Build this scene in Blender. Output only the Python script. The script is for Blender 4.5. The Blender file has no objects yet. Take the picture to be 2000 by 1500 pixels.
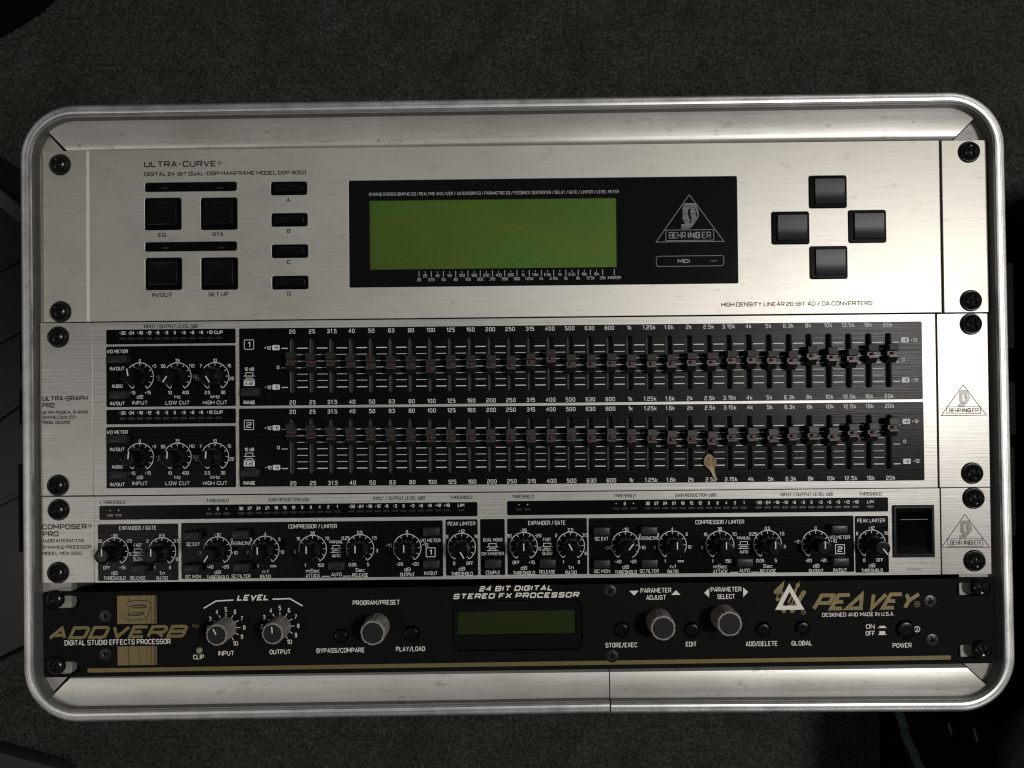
import bpy, bmesh, math, random
from mathutils import Vector, Matrix, Euler
random.seed(7)
sc = bpy.context.scene

# ------------------------------------------------------------------ camera, world, lamps, exposure
Z0 = 0.330                      # height of the rack faces above the floor (m)
FPX, CX, CY = 1675.0, 1000.0, 750.0
CAM = (1.0236, -16.711, 436.826)          # mm, relative to the rack faces
CROT = (0.01178479, 0.0051993, -0.0097187)
cam_d = bpy.data.cameras.new('camera'); cam = bpy.data.objects.new('camera', cam_d)
sc.collection.objects.link(cam); sc.camera = cam
cam_d.sensor_width = 36.0; cam_d.lens = 36.0*FPX/2000.0
cam_d.clip_start = 0.02; cam_d.clip_end = 30.0
cam.location = (CAM[0]/1000, CAM[1]/1000, CAM[2]/1000+Z0); cam.rotation_euler = CROT

w = bpy.data.worlds.new('World'); sc.world = w; w.use_nodes = True
w.node_tree.nodes['Background'].inputs[0].default_value = (0.80, 0.82, 0.86, 1)
w.node_tree.nodes['Background'].inputs[1].default_value = 0.03

def lamp(name, loc, size, power, col, target=(0, 0, Z0), shape='DISK', sy=None):
    d = bpy.data.lights.new(name, 'AREA'); d.shape = shape; d.size = size
    if sy: d.size_y = sy
    d.energy = power; d.color = col
    o = bpy.data.objects.new(name, d); sc.collection.objects.link(o)
    o.location = loc
    o.rotation_euler = (Vector(target)-Vector(loc)).to_track_quat('-Z', 'Y').to_euler()
    return o
lamp('ceiling_lamp', (1.06, 0.10, 2.30), 0.34, 22.5, (1.0, 0.965, 0.915))
lamp('far_ceiling_lamp', (-1.30, -0.50, 2.30), 0.45, 3.6, (1.0, 0.95, 0.86))
lamp('ceiling_bounce', (-0.3, 0.2, 3.0), 3.2, 2.5, (0.95, 0.97, 1.0), (0, 0, 0), 'RECTANGLE', 3.2)

sc.view_settings.view_transform = 'Standard'; sc.view_settings.look = 'None'
sc.view_settings.exposure = 0.0; sc.view_settings.gamma = 1.0
sc.cycles.caustics_reflective = False; sc.cycles.caustics_refractive = False
sc.cycles.filter_width = 1.15
sc.cycles.max_bounces = 6; sc.cycles.sample_clamp_indirect = 4.0

# ------------------------------------------------------------------ picture measure -> millimetres
MROT = Euler(CROT, 'XYZ').to_matrix()
def px2w(u, v, z=0.0):
    """a measured picture position (2000x1500) to mm on the horizontal plane z"""
    d = MROT @ Vector((u-CX, -(v-CY), -FPX))
    t = (z-CAM[2])/d.z
    return Vector((CAM[0]+d.x*t, CAM[1]+d.y*t))
S = 3.84                        # picture units per mm on the faces

class Frame:
    """a rectangle's own axes, from its four measured corners"""
    def __init__(s, tl, tr, br, bl, z=0.0):
        P = [px2w(p[0], p[1], z) for p in (tl, tr, br, bl)]
        s.c = (P[0]+P[1]+P[2]+P[3])/4; s.z = z
        e = (P[1]-P[0])+(P[2]-P[3]); s.a = math.atan2(e.y, e.x)
        s.P = [s.w2l(p) for p in P]
        s.x1 = (s.P[1].x+s.P[2].x-s.P[0].x-s.P[3].x)/4; s.y1 = (s.P[0].y+s.P[1].y-s.P[2].y-s.P[3].y)/4
    def w2l(s, p):
        d = p-s.c; ca, sa = math.cos(s.a), math.sin(s.a)
        return Vector((d.x*ca+d.y*sa, -d.x*sa+d.y*ca))
    def l(s, u, v, z=0.0): return s.w2l(px2w(u, v, s.z+z))

# ------------------------------------------------------------------ materials
def nodes(m): return m.node_tree.nodes, m.node_tree.links
def mat(name, col=(0.5, 0.5, 0.5), rough=0.5, metal=0.0, spec=0.5, coat=0.0, coat_r=0.1):
    m = bpy.data.materials.new(name); m.use_nodes = True
    b = m.node_tree.nodes['Principled BSDF']
    b.inputs['Base Color'].default_value = (*col, 1); b.inputs['Roughness'].default_value = rough
    b.inputs['Metallic'].default_value = metal; b.inputs['Specular IOR Level'].default_value = spec
    b.inputs['Coat Weight'].default_value = coat; b.inputs['Coat Roughness'].default_value = coat_r
    return m
def coords(m, scale):
    n, l = nodes(m)
    tc = n.new('ShaderNodeTexCoord'); mp = n.new('ShaderNodeMapping'); mp.inputs['Scale'].default_value = scale
    l.new(tc.outputs['Object'], mp.inputs['Vector']); return mp.outputs['Vector']
def noise(m, vec, scale=1.0, detail=3.0, rough=0.5):
    n, l = nodes(m); t = n.new('ShaderNodeTexNoise')
    t.inputs['Scale'].default_value = scale; t.inputs['Detail'].default_value = detail; t.inputs['Roughness'].default_value = rough
    l.new(vec, t.inputs['Vector']); return t.outputs['Fac']
def ramp(m, fac, stops):
    n, l = nodes(m); r = n.new('ShaderNodeValToRGB'); e = r.color_ramp.elements
    while len(e) < len(stops): e.new(0.5)
    for i, (p, c) in enumerate(stops):
        e[i].position = p; e[i].color = (*(c if isinstance(c, tuple) else (c, c, c)), 1)
    l.new(fac, r.inputs['Fac']); return r.outputs['Color']
def mixc(m, a, b, fac, mode='MIX'):
    n, l = nodes(m); x = n.new('ShaderNodeMix'); x.data_type = 'RGBA'; x.blend_type = mode
    for s, v in ((x.inputs[0], fac), (x.inputs[6], a), (x.inputs[7], b)):
        if hasattr(v, 'links'): l.new(v, s)
        else: s.default_value = v if isinstance(v, float) else (*v, 1)
    return x.outputs[2]
def bump(m, h, strength, dist):
    n, l = nodes(m); b = n.new('ShaderNodeBump'); b.inputs['Strength'].default_value = strength; b.inputs['Distance'].default_value = dist
    l.new(h, b.inputs['Height']); l.new(b.outputs['Normal'], n['Principled BSDF'].inputs['Normal'])
def sock(m, name, out):
    m.node_tree.links.new(out, m.node_tree.nodes['Principled BSDF'].inputs[name])
def tangent_x(m, vert=False):
    n, l = nodes(m); c = n.new('ShaderNodeCombineXYZ')
    c.inputs[0].default_value = 0.0 if vert else 1.0; c.inputs[1].default_value = 1.0 if vert else 0.0
    l.new(c.outputs[0], n['Principled BSDF'].inputs['Tangent'])

def brushed(name, col, rough, aniso, streak, lo=0.88, stain=0.0, bumps=0.12, metal=0.72, mott=(0.86, 0.85, 0.81)):
    m = mat(name, col, rough, metal)
    n, l = nodes(m)
    st = noise(m, coords(m, (9, streak, 9)), 1.0, 4.0, 0.65)
    st2 = noise(m, coords(m, (40, streak*2.6, 40)), 1.0, 2.0, 0.6)
    big = noise(m, coords(m, (11, 16, 11)), 1.0, 5.0, 0.6)
    c1 = ramp(m, st, [(0.3, tuple(x*lo for x in col)), (0.7, col)])
    c2 = mixc(m, c1, ramp(m, st2, [(0.25, 0.80), (0.75, 1.0)]), 0.7, 'MULTIPLY')
    c3 = mixc(m, c2, ramp(m, big, [(0.3, mott), (0.62, 1.0)]), 0.75, 'MULTIPLY')
    if stain:
        sp = noise(m, coords(m, (30, 60, 30)), 3.0, 6.0, 0.75)
        c3 = mixc(m, c3, ramp(m, sp, [(0.30, (0.42, 0.40, 0.36)), (0.42, 1.0)]), stain, 'MULTIPLY')
        dots = noise(m, coords(m, (260, 260, 260)), 1.0, 1.0, 0.4)
        c3 = mixc(m, c3, ramp(m, dots, [(0.165, (0.25, 0.23, 0.2)), (0.20, 1.0)]), stain, 'MULTIPLY')
    sock(m, 'Base Color', c3)
    mr = n.new('ShaderNodeMapRange'); mr.inputs['To Min'].default_value = rough-0.06; mr.inputs['To Max'].default_value = rough+0.08
    l.new(big, mr.inputs['Value']); sock(m, 'Roughness', mr.outputs[0])
    n['Principled BSDF'].inputs['Anisotropic'].default_value = aniso
    tangent_x(m)
    bump(m, st2, bumps, 0.00006)
    return m

M = {}
M['satin'] = brushed('satin_anodised_aluminium', (0.63, 0.61, 0.565), 0.43, 0.30, 900, 0.94, 0.40, 0.05, .62)
M['brush'] = brushed('brushed_aluminium', (0.62, 0.605, 0.58), 0.37, 0.45, 1500, 0.62, 0.40, 0.3, .42)
M['case_alu'] = brushed('worn_case_aluminium', (0.78, 0.765, 0.73), 0.42, 0.1, 300, 0.92, 0.6, 0.06, .62, (.70, .68, .64))
M['side'] = brushed('side_strip_aluminium', (0.44, 0.43, 0.40), 0.55, 0.1, 300, 0.8, 0.5, 0.06, .3)  # medium tone, with part of the shade inside the slots painted in
M['rail'] = brushed('shaded_rail_aluminium', (0.14, 0.137, 0.13), 0.55, 0.1, 300, 0.7, 0.6, 0.06, .3)  # dark base colour paints the shade on the rail in slots and gaps
M['bright'] = mat('bright_milled_edge', (0.80, 0.79, 0.74), 0.4, .25)
M['inner_wall'] = brushed('dull_shaded_inner_wall', (0.22, 0.215, 0.20), 0.55, 0.0, 60, 0.8, 0.4, 0.06, .4)  # dull finish; the dark tone paints the shade inside the rim
def rim_mat():
    m = mat('scuffed_edge_aluminium', (0.76, 0.76, 0.755), 0.36, 0.9)
    n, l = nodes(m)
    a = noise(m, coords(m, (60, 60, 60)), 1.0, 6.0, 0.65); b = noise(m, coords(m, (900, 900, 900)), 1.0, 3.0, 0.6)
    c = mixc(m, ramp(m, a, [(0.3, (0.56, 0.56, 0.55)), (0.6, (0.76, 0.76, 0.755))]), ramp(m, b, [(0.3, 0.72), (0.5, 1.0)]), 0.5, 'MULTIPLY')
    sock(m, 'Base Color', c)
    mr = n.new('ShaderNodeMapRange'); mr.inputs['To Min'].default_value = 0.32; mr.inputs['To Max'].default_value = 0.5
    l.new(a, mr.inputs['Value']); sock(m, 'Roughness', mr.outputs[0])
    bump(m, b, 0.25, 0.00008)
    return m
M['rim'] = rim_mat()
def black_field():
    m = mat('black_printed_aluminium', (0.003, 0.003, 0.003), 0.3, 0.0, 0.08)
    st = noise(m, coords(m, (14, 1700, 14)), 1.0, 3.0, 0.7)
    sock(m, 'Roughness', ramp(m, st, [(0.3, 0.20), (0.7, 0.34)]))
    bump(m, st, 0.35, 0.00008); m.node_tree.nodes['Principled BSDF'].inputs['Anisotropic'].default_value = 0.6; tangent_x(m)
    return m
M['field'] = black_field()
M['window'] = mat('smoked_meter_window', (0.004, 0.004, 0.005), 0.22, 0.0, 0.05)
M['led'] = mat('unlit_led', (0.022, 0.02, 0.018), 0.25, 0.0, 0.5)
M['glass'] = mat('black_display_glass', (0.0035, 0.004, 0.0042), 0.13, 0.0, 0.28)
M['key'] = mat('black_key_plastic', (0.004, 0.0042, 0.005), 0.24, 0.0, 0.16)
M['navkey'] = mat('lit_black_key_plastic', (0.012, 0.014, 0.022), 0.36, 0.0, 0.28)  # lit copy of the black keys, grey reflection put into the colour
M['keyrim'] = mat('key_bezel_plastic', (0.003, 0.003, 0.003), 0.25, 0.0, 0.03)
M['well'] = mat('switch_well_plastic', (0.012, 0.012, 0.0135), 0.4, 0, .2)  # lighter tone stands in for light on the lower bevel
M['ridge'] = mat('highlight_ridge_plastic', (0.09, 0.09, 0.09), 0.4)  # pale tone paints the highlight along the rocker top
M['push'] = mat('grey_black_push_button', (0.021, 0.021, 0.020), 0.36, 0.0, 0.25)
M['knob'] = mat('black_knob_plastic', (0.005, 0.005, 0.005), 0.25, 0.0, 0.10)
M['cap'] = mat('slider_cap_plastic', (0.010, 0.010, 0.010), 0.45, 0.0, 0.8)
M['red'] = mat('red_slider_mark', (0.24, 0.016, 0.012), 0.35, 0.0, 0.5)
M['screw'] = mat('black_oxide_screw', (0.018, 0.0175, 0.017), 0.24, 0.55, 0.6)
M['washer'] = mat('black_washer', (0.012, 0.012, 0.012), 0.35, 0.2, 0.5)
M['white'] = mat('white_print', (0.77, 0.775, 0.76), 0.5)
M['line'] = mat('white_pointer_paint', (0.78, 0.78, 0.75), 0.45)
M['black'] = mat('black_print', (0.012, 0.012, 0.012), 0.5)
M['soft'] = mat('soft_grey_print', (0.5, 0.505, 0.5), 0.5)
M['grey'] = mat('grey_print', (0.23, 0.235, 0.235), 0.5)
M['cream'] = mat('cream_print', (0.86, 0.81, 0.75), 0.5)
M['dark'] = mat('dark_cavity', (0.006, 0.006, 0.006), 0.6)
M['slot'] = mat('slider_slot_felt', (0.004, 0.004, 0.004), 0.7, 0.0, 0.2)
M['chassis'] = mat('steel_chassis', (0.05, 0.05, 0.05), 0.5, 0.6)
def gold():
    m = mat('gold_print', (0.2, 0.15, 0.06), 0.42, 0.25)
    b = noise(m, coords(m, (1500, 1500, 1500)), 1.0, 2.0, 0.6)
    sock(m, 'Base Color', ramp(m, b, [(0.3, (0.15, 0.112, 0.038)), (0.7, (0.225, 0.172, 0.065))])); return m
M['gold'] = gold()
def powder():
    m = mat('black_powder_coat', (0.010, 0.010, 0.0105), 0.45, 0.0, 0.02)
    b = noise(m, coords(m, (2200, 2200, 2200)), 1.0, 2.0, 0.6)
    sock(m, 'Base Color', ramp(m, b, [(0.35, 0.006), (0.68, 0.013)]))
    bump(m, b, 0.5, 0.0002); return m
M['powder'] = powder()
def greyknob():
    m = mat('grey_knob_plastic', (0.17, 0.155, 0.145), 0.5)
    b = noise(m, coords(m, (300, 300, 120)), 1.0, 4.0, 0.6)
    sock(m, 'Base Color', ramp(m, b, [(0.3, (0.23, 0.215, 0.195)), (0.7, (0.34, 0.32, 0.29))])); return m
M['gknob'] = greyknob()
M['gcap'] = mat('charcoal_knob_cap', (0.024, 0.023, 0.024), 0.45, 0, .1)
def lcd(name, c1, c2, c3, coat=.5):
    m = mat(name, c1, 0.56, 0.55, 0.25, coat*.3, 0.3)
    a = noise(m, coords(m, (14, 14, 14)), 1.0, 2.0, 0.5); b = noise(m, coords(m, (900, 900, 900)), 1.0, 1.0, 0.5)
    c = ramp(m, a, [(0.3, c1), (0.5, c2), (0.7, c3)])
    sock(m, 'Base Color', mixc(m, c, ramp(m, b, [(0.3, 0.85), (0.7, 1.0)]), 0.6, 'MULTIPLY')); return m
M['lcd'] = lcd('green_display', (0.058, 0.130, 0.022), (0.090, 0.150, 0.017), (0.064, 0.160, 0.028))
M['lcd2'] = lcd('dim_green_display', (0.010, 0.024, 0.003), (0.018, 0.030, 0.003), (0.007, 0.024, 0.004), .1)
def carpet():
    m = mat('dark_carpet', (0.02, 0.02, 0.018), 0.95, 0.0, 0.1)
    a = noise(m, coords(m, (330, 330, 330)), 1.0, 3.0, 0.6); b = noise(m, coords(m, (26, 26, 26)), 1.0, 4.0, 0.6)
    f = noise(m, coords(m, (110, 110, 110)), 1.0, 3.0, 0.6)
    c = mixc(m, ramp(m, a, [(0.34, (0.032, 0.0315, 0.028)), (0.54, (0.066, 0.066, 0.060)), (0.76, (0.125, 0.125, 0.115))]), ramp(m, b, [(0.3, (0.62, 0.66, 0.58)), (0.7, 1.0)]), 1.0, 'MULTIPLY')
    c = mixc(m, c, ramp(m, f, [(0.3, 0.62), (0.7, 1.0)]), 1.0, 'MULTIPLY')
    sock(m, 'Base Color', c); bump(m, a, 0.8, 0.004); return m
M['carpet'] = carpet()
def cloth(name, col):
    m = mat(name, col, 0.8, 0.0, 0.2)
    a = noise(m, coords(m, (25, 25, 25)), 1.0, 5.0, 0.6)
    sock(m, 'Base Color', ramp(m, a, [(0.3, tuple(x*0.7 for x in col)), (0.7, tuple(x*1.4 for x in col))])); return m
M['bag'] = cloth('black_bag_fabric', (0.0032, 0.0032, 0.0036))
M['vinyl'] = mat('black_vinyl', (0.004, 0.004, 0.004), 0.38, 0, .35)
M['greybar'] = mat('dark_grey_edge', (0.03, 0.031, 0.03), 0.5)
M['catch'] = mat('black_catch', (0.004, 0.004, 0.0045), 0.6, 0, .1)
M['greenstrap'] = cloth('dark_green_webbing', (0.004, 0.010, 0.006))
M['zip'] = mat('dull_zip_metal', (0.005, 0.005, 0.005), .5, 0, .2)
M['shell'] = mat('black_case_laminate', (0.010, 0.010, 0.010), 0.5)
def leaf():
    m = mat('dried_leaf', (0.26, 0.19, 0.10), 0.65)
    a = noise(m, coords(m, (420, 140, 300)), 1.0, 4.0, 0.6)
    sock(m, 'Base Color', ramp(m, a, [(0.3, (0.15, 0.10, 0.045)), (0.5, (0.33, 0.24, 0.125)), (0.70, (0.55, 0.44, 0.28))])); bump(m, a, 0.6, 0.0006); return m
M['leaf'] = leaf()

# ------------------------------------------------------------------ mesh helpers (all shapes written in mm)
class MB:
    def __init__(s): s.v = []; s.f = []
    def add(s, vs, fs):
        o = len(s.v); s.v += [tuple(v) for v in vs]; s.f += [tuple(o+i for i in f) for f in fs]; return s
    def box(s, x0, x1, y0, y1, z0, z1):
        return s.add([(x0,y0,z0),(x1,y0,z0),(x1,y1,z0),(x0,y1,z0),(x0,y0,z1),(x1,y0,z1),(x1,y1,z1),(x0,y1,z1)],
                     [(3,2,1,0),(4,5,6,7),(0,1,5,4),(1,2,6,5),(2,3,7,6),(3,0,4,7)])
    def poly(s, pts, z): return s.add([(p[0], p[1], z) for p in pts], [tuple(range(len(pts)))])
    def loft(s, rings, cap0=False, cap1=True, closed=True):
        n = len(rings[0]); vs = [p for r in rings for p in r]; fs = []
        for i in range(len(rings)-1):
            for j in range(n if closed else n-1):
                k = (j+1) % n
                fs.append((i*n+j, i*n+k, (i+1)*n+k, (i+1)*n+j))
        if cap0: fs.append(tuple(reversed(range(n))))
        if cap1: fs.append(tuple(range((len(rings)-1)*n, len(rings)*n)))
        return s.add(vs, fs)
    def lathe(s, prof, seg=32, cx=0, cy=0, flute=None, cap0=False):
        rings = []
        for r, z in prof:
            ring = []
            for j in range(seg):
                a = 2*math.pi*j/seg; rr_ = r*(flute(a, z) if flute else 1)
                ring.append((cx+rr_*math.cos(a), cy+rr_*math.sin(a), z))
            rings.append(ring)
        return s.loft(rings, cap0, True)
    def mesh(s, name, smooth=None):
        me = bpy.data.meshes.new(name)
        me.from_pydata([(x*.001, y*.001, z*.001) for x, y, z in s.v], [], s.f)
        if smooth is not None:
            me.shade_smooth(); me.set_sharp_from_angle(angle=math.radians(smooth))
        me.update(); return me
def link(name, me, m, parent=None, loc=(0, 0, 0), rot=0.0, **props):
    if m is not None and not me.materials: me.materials.append(m)
    o = bpy.data.objects.new(name, me); sc.collection.objects.link(o)
    o.parent = parent; o.location = (loc[0]*.001, loc[1]*.001, loc[2]*.001); o.rotation_euler = (0, 0, rot)
    for k, v in props.items(): o[k] = v
    return o
def thing(name, label, cat, loc, rot=0.0, group=None):
    o = bpy.data.objects.new(name, None); sc.collection.objects.link(o); o.empty_display_size = 0.02
    o.location = loc; o.rotation_euler = (0, 0, rot); o['label'] = label; o['category'] = cat
    if group: o['group'] = group
    return o
def rr(cx, cy, w, h, r=0.0, n=4):
    r = min(r, w/2-1e-4, h/2-1e-4)
    if r <= 0: return [(cx-w/2, cy-h/2), (cx+w/2, cy-h/2), (cx+w/2, cy+h/2), (cx-w/2, cy+h/2)]
    out = []
    for qx, qy, a0 in ((1, -1, -90), (1, 1, 0), (-1, 1, 90), (-1, -1, 180)):
        for i in range(n+1):
            a = math.radians(a0+90*i/n); out.append((cx+qx*(w/2-r)+r*math.cos(a), cy+qy*(h/2-r)+r*math.sin(a)))
    return out
def circ(cx, cy, r, n=24): return [(cx+r*math.cos(2*math.pi*i/n), cy+r*math.sin(2*math.pi*i/n)) for i in range(n)]
def plate(name, parent, outer, holes, z0, z1, m, bev=0.0, **props):
    cu = bpy.data.curves.new(name, 'CURVE'); cu.dimensions = '2D'; cu.fill_mode = 'BOTH'
    for lp in [outer]+list(holes):
        sp = cu.splines.new('POLY'); sp.points.add(len(lp)-1); sp.use_cyclic_u = True
        for p, q in zip(sp.points, lp): p.co = (q[0], q[1], 0, 1)
    cu.extrude = max((z1-z0)/2-bev, 1e-4)
    if bev: cu.bevel_depth = bev; cu.bevel_resolution = 1; cu.offset = -bev
    t = bpy.data.objects.new('tmp', cu); sc.collection.objects.link(t)
    dg = bpy.context.evaluated_depsgraph_get(); dg.update()
    me = bpy.data.meshes.new_from_object(t.evaluated_get(dg)); bpy.data.objects.remove(t); bpy.data.curves.remove(cu)
    me.name = name
    me.transform(Matrix.Translation((0, 0, (z0+z1)/2))); me.transform(Matrix.Scale(.001, 4)); me.materials.clear()
    return link(name, me, m, parent, **props)

# ------------------------------------------------------------------ stroke lettering (squarish technical hand)
G = {
 'A': (4, '00 26 40;1,1.6 3,1.6'), 'B': (4, '03 06 46r 43r 03 00 40r 43r'), 'C': (4, '4,4.6 46r 06r 00r 40r 4,1.4'),
 'D': (4, '00 06 46r 40r z'), 'E': (3.6, '46 06 00 40;03 3,3'), 'F': (3.6, '46 06 00;03 33'), 'G': (4, '4,4.6 46r 06r 00r 40r 43 23'),
 'H': (4, '00 06;40 46;03 43'), 'I': (0, '00 06'), 'J': (3, '46 40r 00r 02'), 'K': (4, '00 06;46 13 40;03 13'), 'L': (3.4, '06 00 40'),
 'M': (5, '00 06 22 46 40'), 'N': (4, '00 06 40 46'), 'O': (4, '06r 46r 40r 00r z'), 'P': (4, '00 06 46r 4,2.6r 0,2.6'),
 'Q': (4, '06r 46r 40r 00r z;22 40'), 'R': (4, '00 06 46r 4,2.6r 0,2.6;2,2.6 40'), 'S': (4, '4,4.7 46r 06r 03r 43r 40r 00r 0,1.3'),
 'T': (4, '06 46;26 20'), 'U': (4, '06 00r 40r 46'), 'V': (4, '06 20 46'), 'W': (6, '06 10 26 30 46'), 'X': (4, '00 46;06 40'),
 'Y': (4, '06 23 46;23 20'), 'Z': (4, '06 46 00 40'),
 '0': (3.4, '06r 46r 40r 00r z'), '1': (1.5, '0,4.6 46 40'), '2': (3.4, '0,4.8 06r 46r 43r 03r 00 40'), '3': (3.4, '0,4.8 06r 46r 40r 00r 0,1.2;13 43'),
 '4': (3.6, '30 36 02 42'), '5': (3.4, '46 06 0,3.6 4,3.6r 40r 00r 0,1.2'), '6': (3.4, '4,4.8 46r 06r 00r 40r 4,3.4r 0,3.4'), '7': (3.4, '06 46 10'),
 '8': (3.4, '06r 46r 40r 00r z;03 43'), '9': (3.4, '0,1.2 00r 40r 46r 06r 0,2.7r 4,2.7'),
 '-': (2.2, '03 43'), '+': (2.4, '03 43;2,4.6 2,1.4'), '/': (2.6, '0,-0.5 4,6.5'), '.': (0, '00 0,0.7'), ':': (0, '00 0,0.8;0,3.2 04'),
 '(': (1.0, '46r 06r 00r 40'), ')': (1.0, '06 46r 40r 00'), '_': (4, '00 40'), "'": (0, '06 05'),
 'd': (3.2, '46 40;44 04r 00r 40'), 'k': (3.0, '06 00;4,4.2 1,2.2 40;0,2.2 1,2.2'), 'z': (2.8, '04 44 00 40'), 'm': (5, '00 04 44r 40;24 20'),
 'e': (3.2, '02 42 44r 04r 00r 40'), 'c': (3.0, '44 04r 00r 40'), 'n': (3.0, '00 04 44r 40'), '~': (7, '0,1r 2,1r 2,4r 0,4r z;2,1r 4,1r 4,4r 2,4r z'),
 '#': (4.6, '00 26 40 z'),
}
def parse(s):
    out = []
    for st in s.split(';'):
        pts = []; closed = False
        for t in st.split():
            if t == 'z': closed = True; continue
            soft = t.endswith('r'); t = t.rstrip('r')
            if ',' in t: a, b = t.split(','); pts.append((float(a), float(b), soft))
            else: pts.append((float(t[0]), float(t[1]), soft))
        out.append((pts, closed))
    return out
GP = {k: (v[0], parse(v[1])) for k, v in G.items()}
def fillet(pts, closed, rad):
    n = len(pts); out = []
    for i, (x, y, s) in enumerate(pts):
        if not s or (not closed and i in (0, n-1)): out.append((x, y)); continue
        p = Vector((x, y)); a = Vector(pts[i-1][:2])-p; b = Vector(pts[(i+1) % n][:2])-p
        la, lb = a.length, b.length
        ra, rb = min(rad, la*(.5 if (pts[i-1][2]) else .98)), min(rad, lb*(.5 if pts[(i+1) % n][2] else .98))
        q0 = p+a*(ra/la); q1 = p+b*(rb/lb)
        for k in range(5):
            t = k/4; q = q0*(1-t)**2+p*2*t*(1-t)+q1*t*t; out.append((q.x, q.y))
    r = [out[0]]
    for q in out[1:]:
        if (q[0]-r[-1][0])**2+(q[1]-r[-1][1])**2 > 1e-8: r.append(q)
    if closed and (r[0][0]-r[-1][0])**2+(r[0][1]-r[-1][1])**2 < 1e-8: r.pop()
    return r
def ribbon(mb, pts, wd, z, closed=False, dz=0.0):
    n = len(pts)
    if n < 2: return
    L = []; R = []
    P = [Vector(p) for p in pts]
    for i in range(n):
        a = (P[i]-P[i-1]) if (i > 0 or closed) else None; b = (P[(i+1) % n]-P[i]) if (i < n-1 or closed) else None
        if a is None: a = b
        if b is None: b = a
        a = a.normalized(); b = b.normalized(); na = Vector((-a.y, a.x)); nb = Vector((-b.y, b.x)); m = na+nb
        if m.length < 1e-3: m = na
        m.normalize(); k = min(1/max(m.dot(na), .2), 2.6)*wd/2
        L.append((P[i].x+m.x*k, P[i].y+m.y*k, z+dz*i)); R.append((P[i].x-m.x*k, P[i].y-m.y*k, z+dz*i))
    vs = L+R; fs = [(n+i, n+(i+1) % n, (i+1) % n, i) for i in range(n if closed else n-1)]
    mb.add(vs, fs)
class Sink(MB):
    """joined print of one kind on a unit; each word sent to it becomes an object of its own"""
    def __init__(s, root, name, m): super().__init__(); s.root = root; s.name = name; s.m = m
def own(mb, fn, name=None):
    if not isinstance(mb, Sink): return fn(mb)
    q = MB(); fn(q)
    if q.f: return link(name or mb.name, q.mesh(name or mb.name), M[mb.m], mb.root)
def text(mb, s, cx, cy, h, w=None, **k):
    own(mb, lambda q: text_(q, s, cx, cy, h, w, **k))
def text_(mb, s, cx, cy, h, w=None, wt=0.15, rad=1.3, shear=0.0, gap=1.1, z=0.0, xs=1.25, xw=None):
    """lettering centred on cx, cy (mm): cap height h, total width w"""
    th = h*wt; sy = (h-th)/6.0
    adv = []; x = 0.0
    for ch in s:
        if ch == ' ': adv.append(None); x += 3.0; continue
        g = GP[ch]; adv.append(x); x += g[0]*xs+gap+th/sy
    tot = x-gap-th/sy
    if w is None: sx = sy
    else: sx = (w-th-abs(shear)*0)/max(tot, 1e-3) if tot > 0 else sy
    x0 = cx-tot*sx/2
    for ch, a in zip(s, adv):
        if a is None: continue
        gw, sts = GP[ch]
        for ns, (pts, cl) in enumerate(sts):
            rx = fillet([(p[0]*gw*xs/4, p[1], p[2]) for p in pts], cl, rad)
            q = [(x0+(a+p[0])*sx+shear*(p[1]-3)*sy, cy-h/2+th/2+p[1]*sy) for p in rx]
            ribbon(mb, q, th, z+.03*ns, cl, 0 if cl else .0025)
def arc(mb, cx, cy, r, a0, a1, wd, z, n=32):
    ribbon(mb, [(cx+r*math.sin(math.radians(a0+(a1-a0)*i/n)), cy+r*math.cos(math.radians(a0+(a1-a0)*i/n))) for i in range(n+1)], wd, z)
def ring(mb, cx, cy, r, wd, z, n=20): own(mb, lambda q: ribbon(q, circ(cx, cy, r, n), wd, z, True), 'ring_mark')
def box_line(mb, cx, cy, w_, h_, wd, z, r=0.0): own(mb, lambda q: ribbon(q, rr(cx, cy, w_, h_, r), wd, z, True), 'box_outline')
def seg(mb, p, q, wd, z): ribbon(mb, [p, q], wd, z)

# ------------------------------------------------------------------ a rack unit
TZ = 0.30                        # print lies this far above the sheet metal
class Unit:
    def __init__(s, name, label, cat, corners, thick=3.0, depth=200.0):
        s.fr = Frame(*corners); s.thick = thick
        s.root = thing(name, label, cat, (s.fr.c.x*.001, s.fr.c.y*.001, Z0), s.fr.a)
        b = MB().box(-219, 219, -s.fr.y1+1.5, s.fr.y1-1.5, -depth, -thick-1.2)
        link('chassis', b.mesh('chassis'), M['chassis'], s.root)
        s.groups = {}
    def l(s, u, v, z=0.0): return s.fr.l(u, v, z)
    def mb(s, name, m):
        if (name, m) not in s.groups: s.groups[(name, m)] = Sink(s.root, name, m)
        return s.groups[(name, m)]
    def t(s, txt, u, v, h, w=None, m='white', part='lettering', z=None, **k):
        p = s.l(u, v); text(s.mb(part, m), txt, p.x, p.y, h/S, None if w is None else w/S, z=TZ if z is None else z, **k)
    def flush(s):
        for (name, m), b in s.groups.items():
            if b.f:
                o = link(name, b.mesh(name), M[m], s.root)
                if name in ('scale_lines', 'tick_marks', 'ear_lines', 'stripe_lines'): o['kind'] = 'stuff'
        s.groups = {}

_cache = {}
def shared(key, fn):
    if key not in _cache: _cache[key] = fn()
    return _cache[key]

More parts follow.
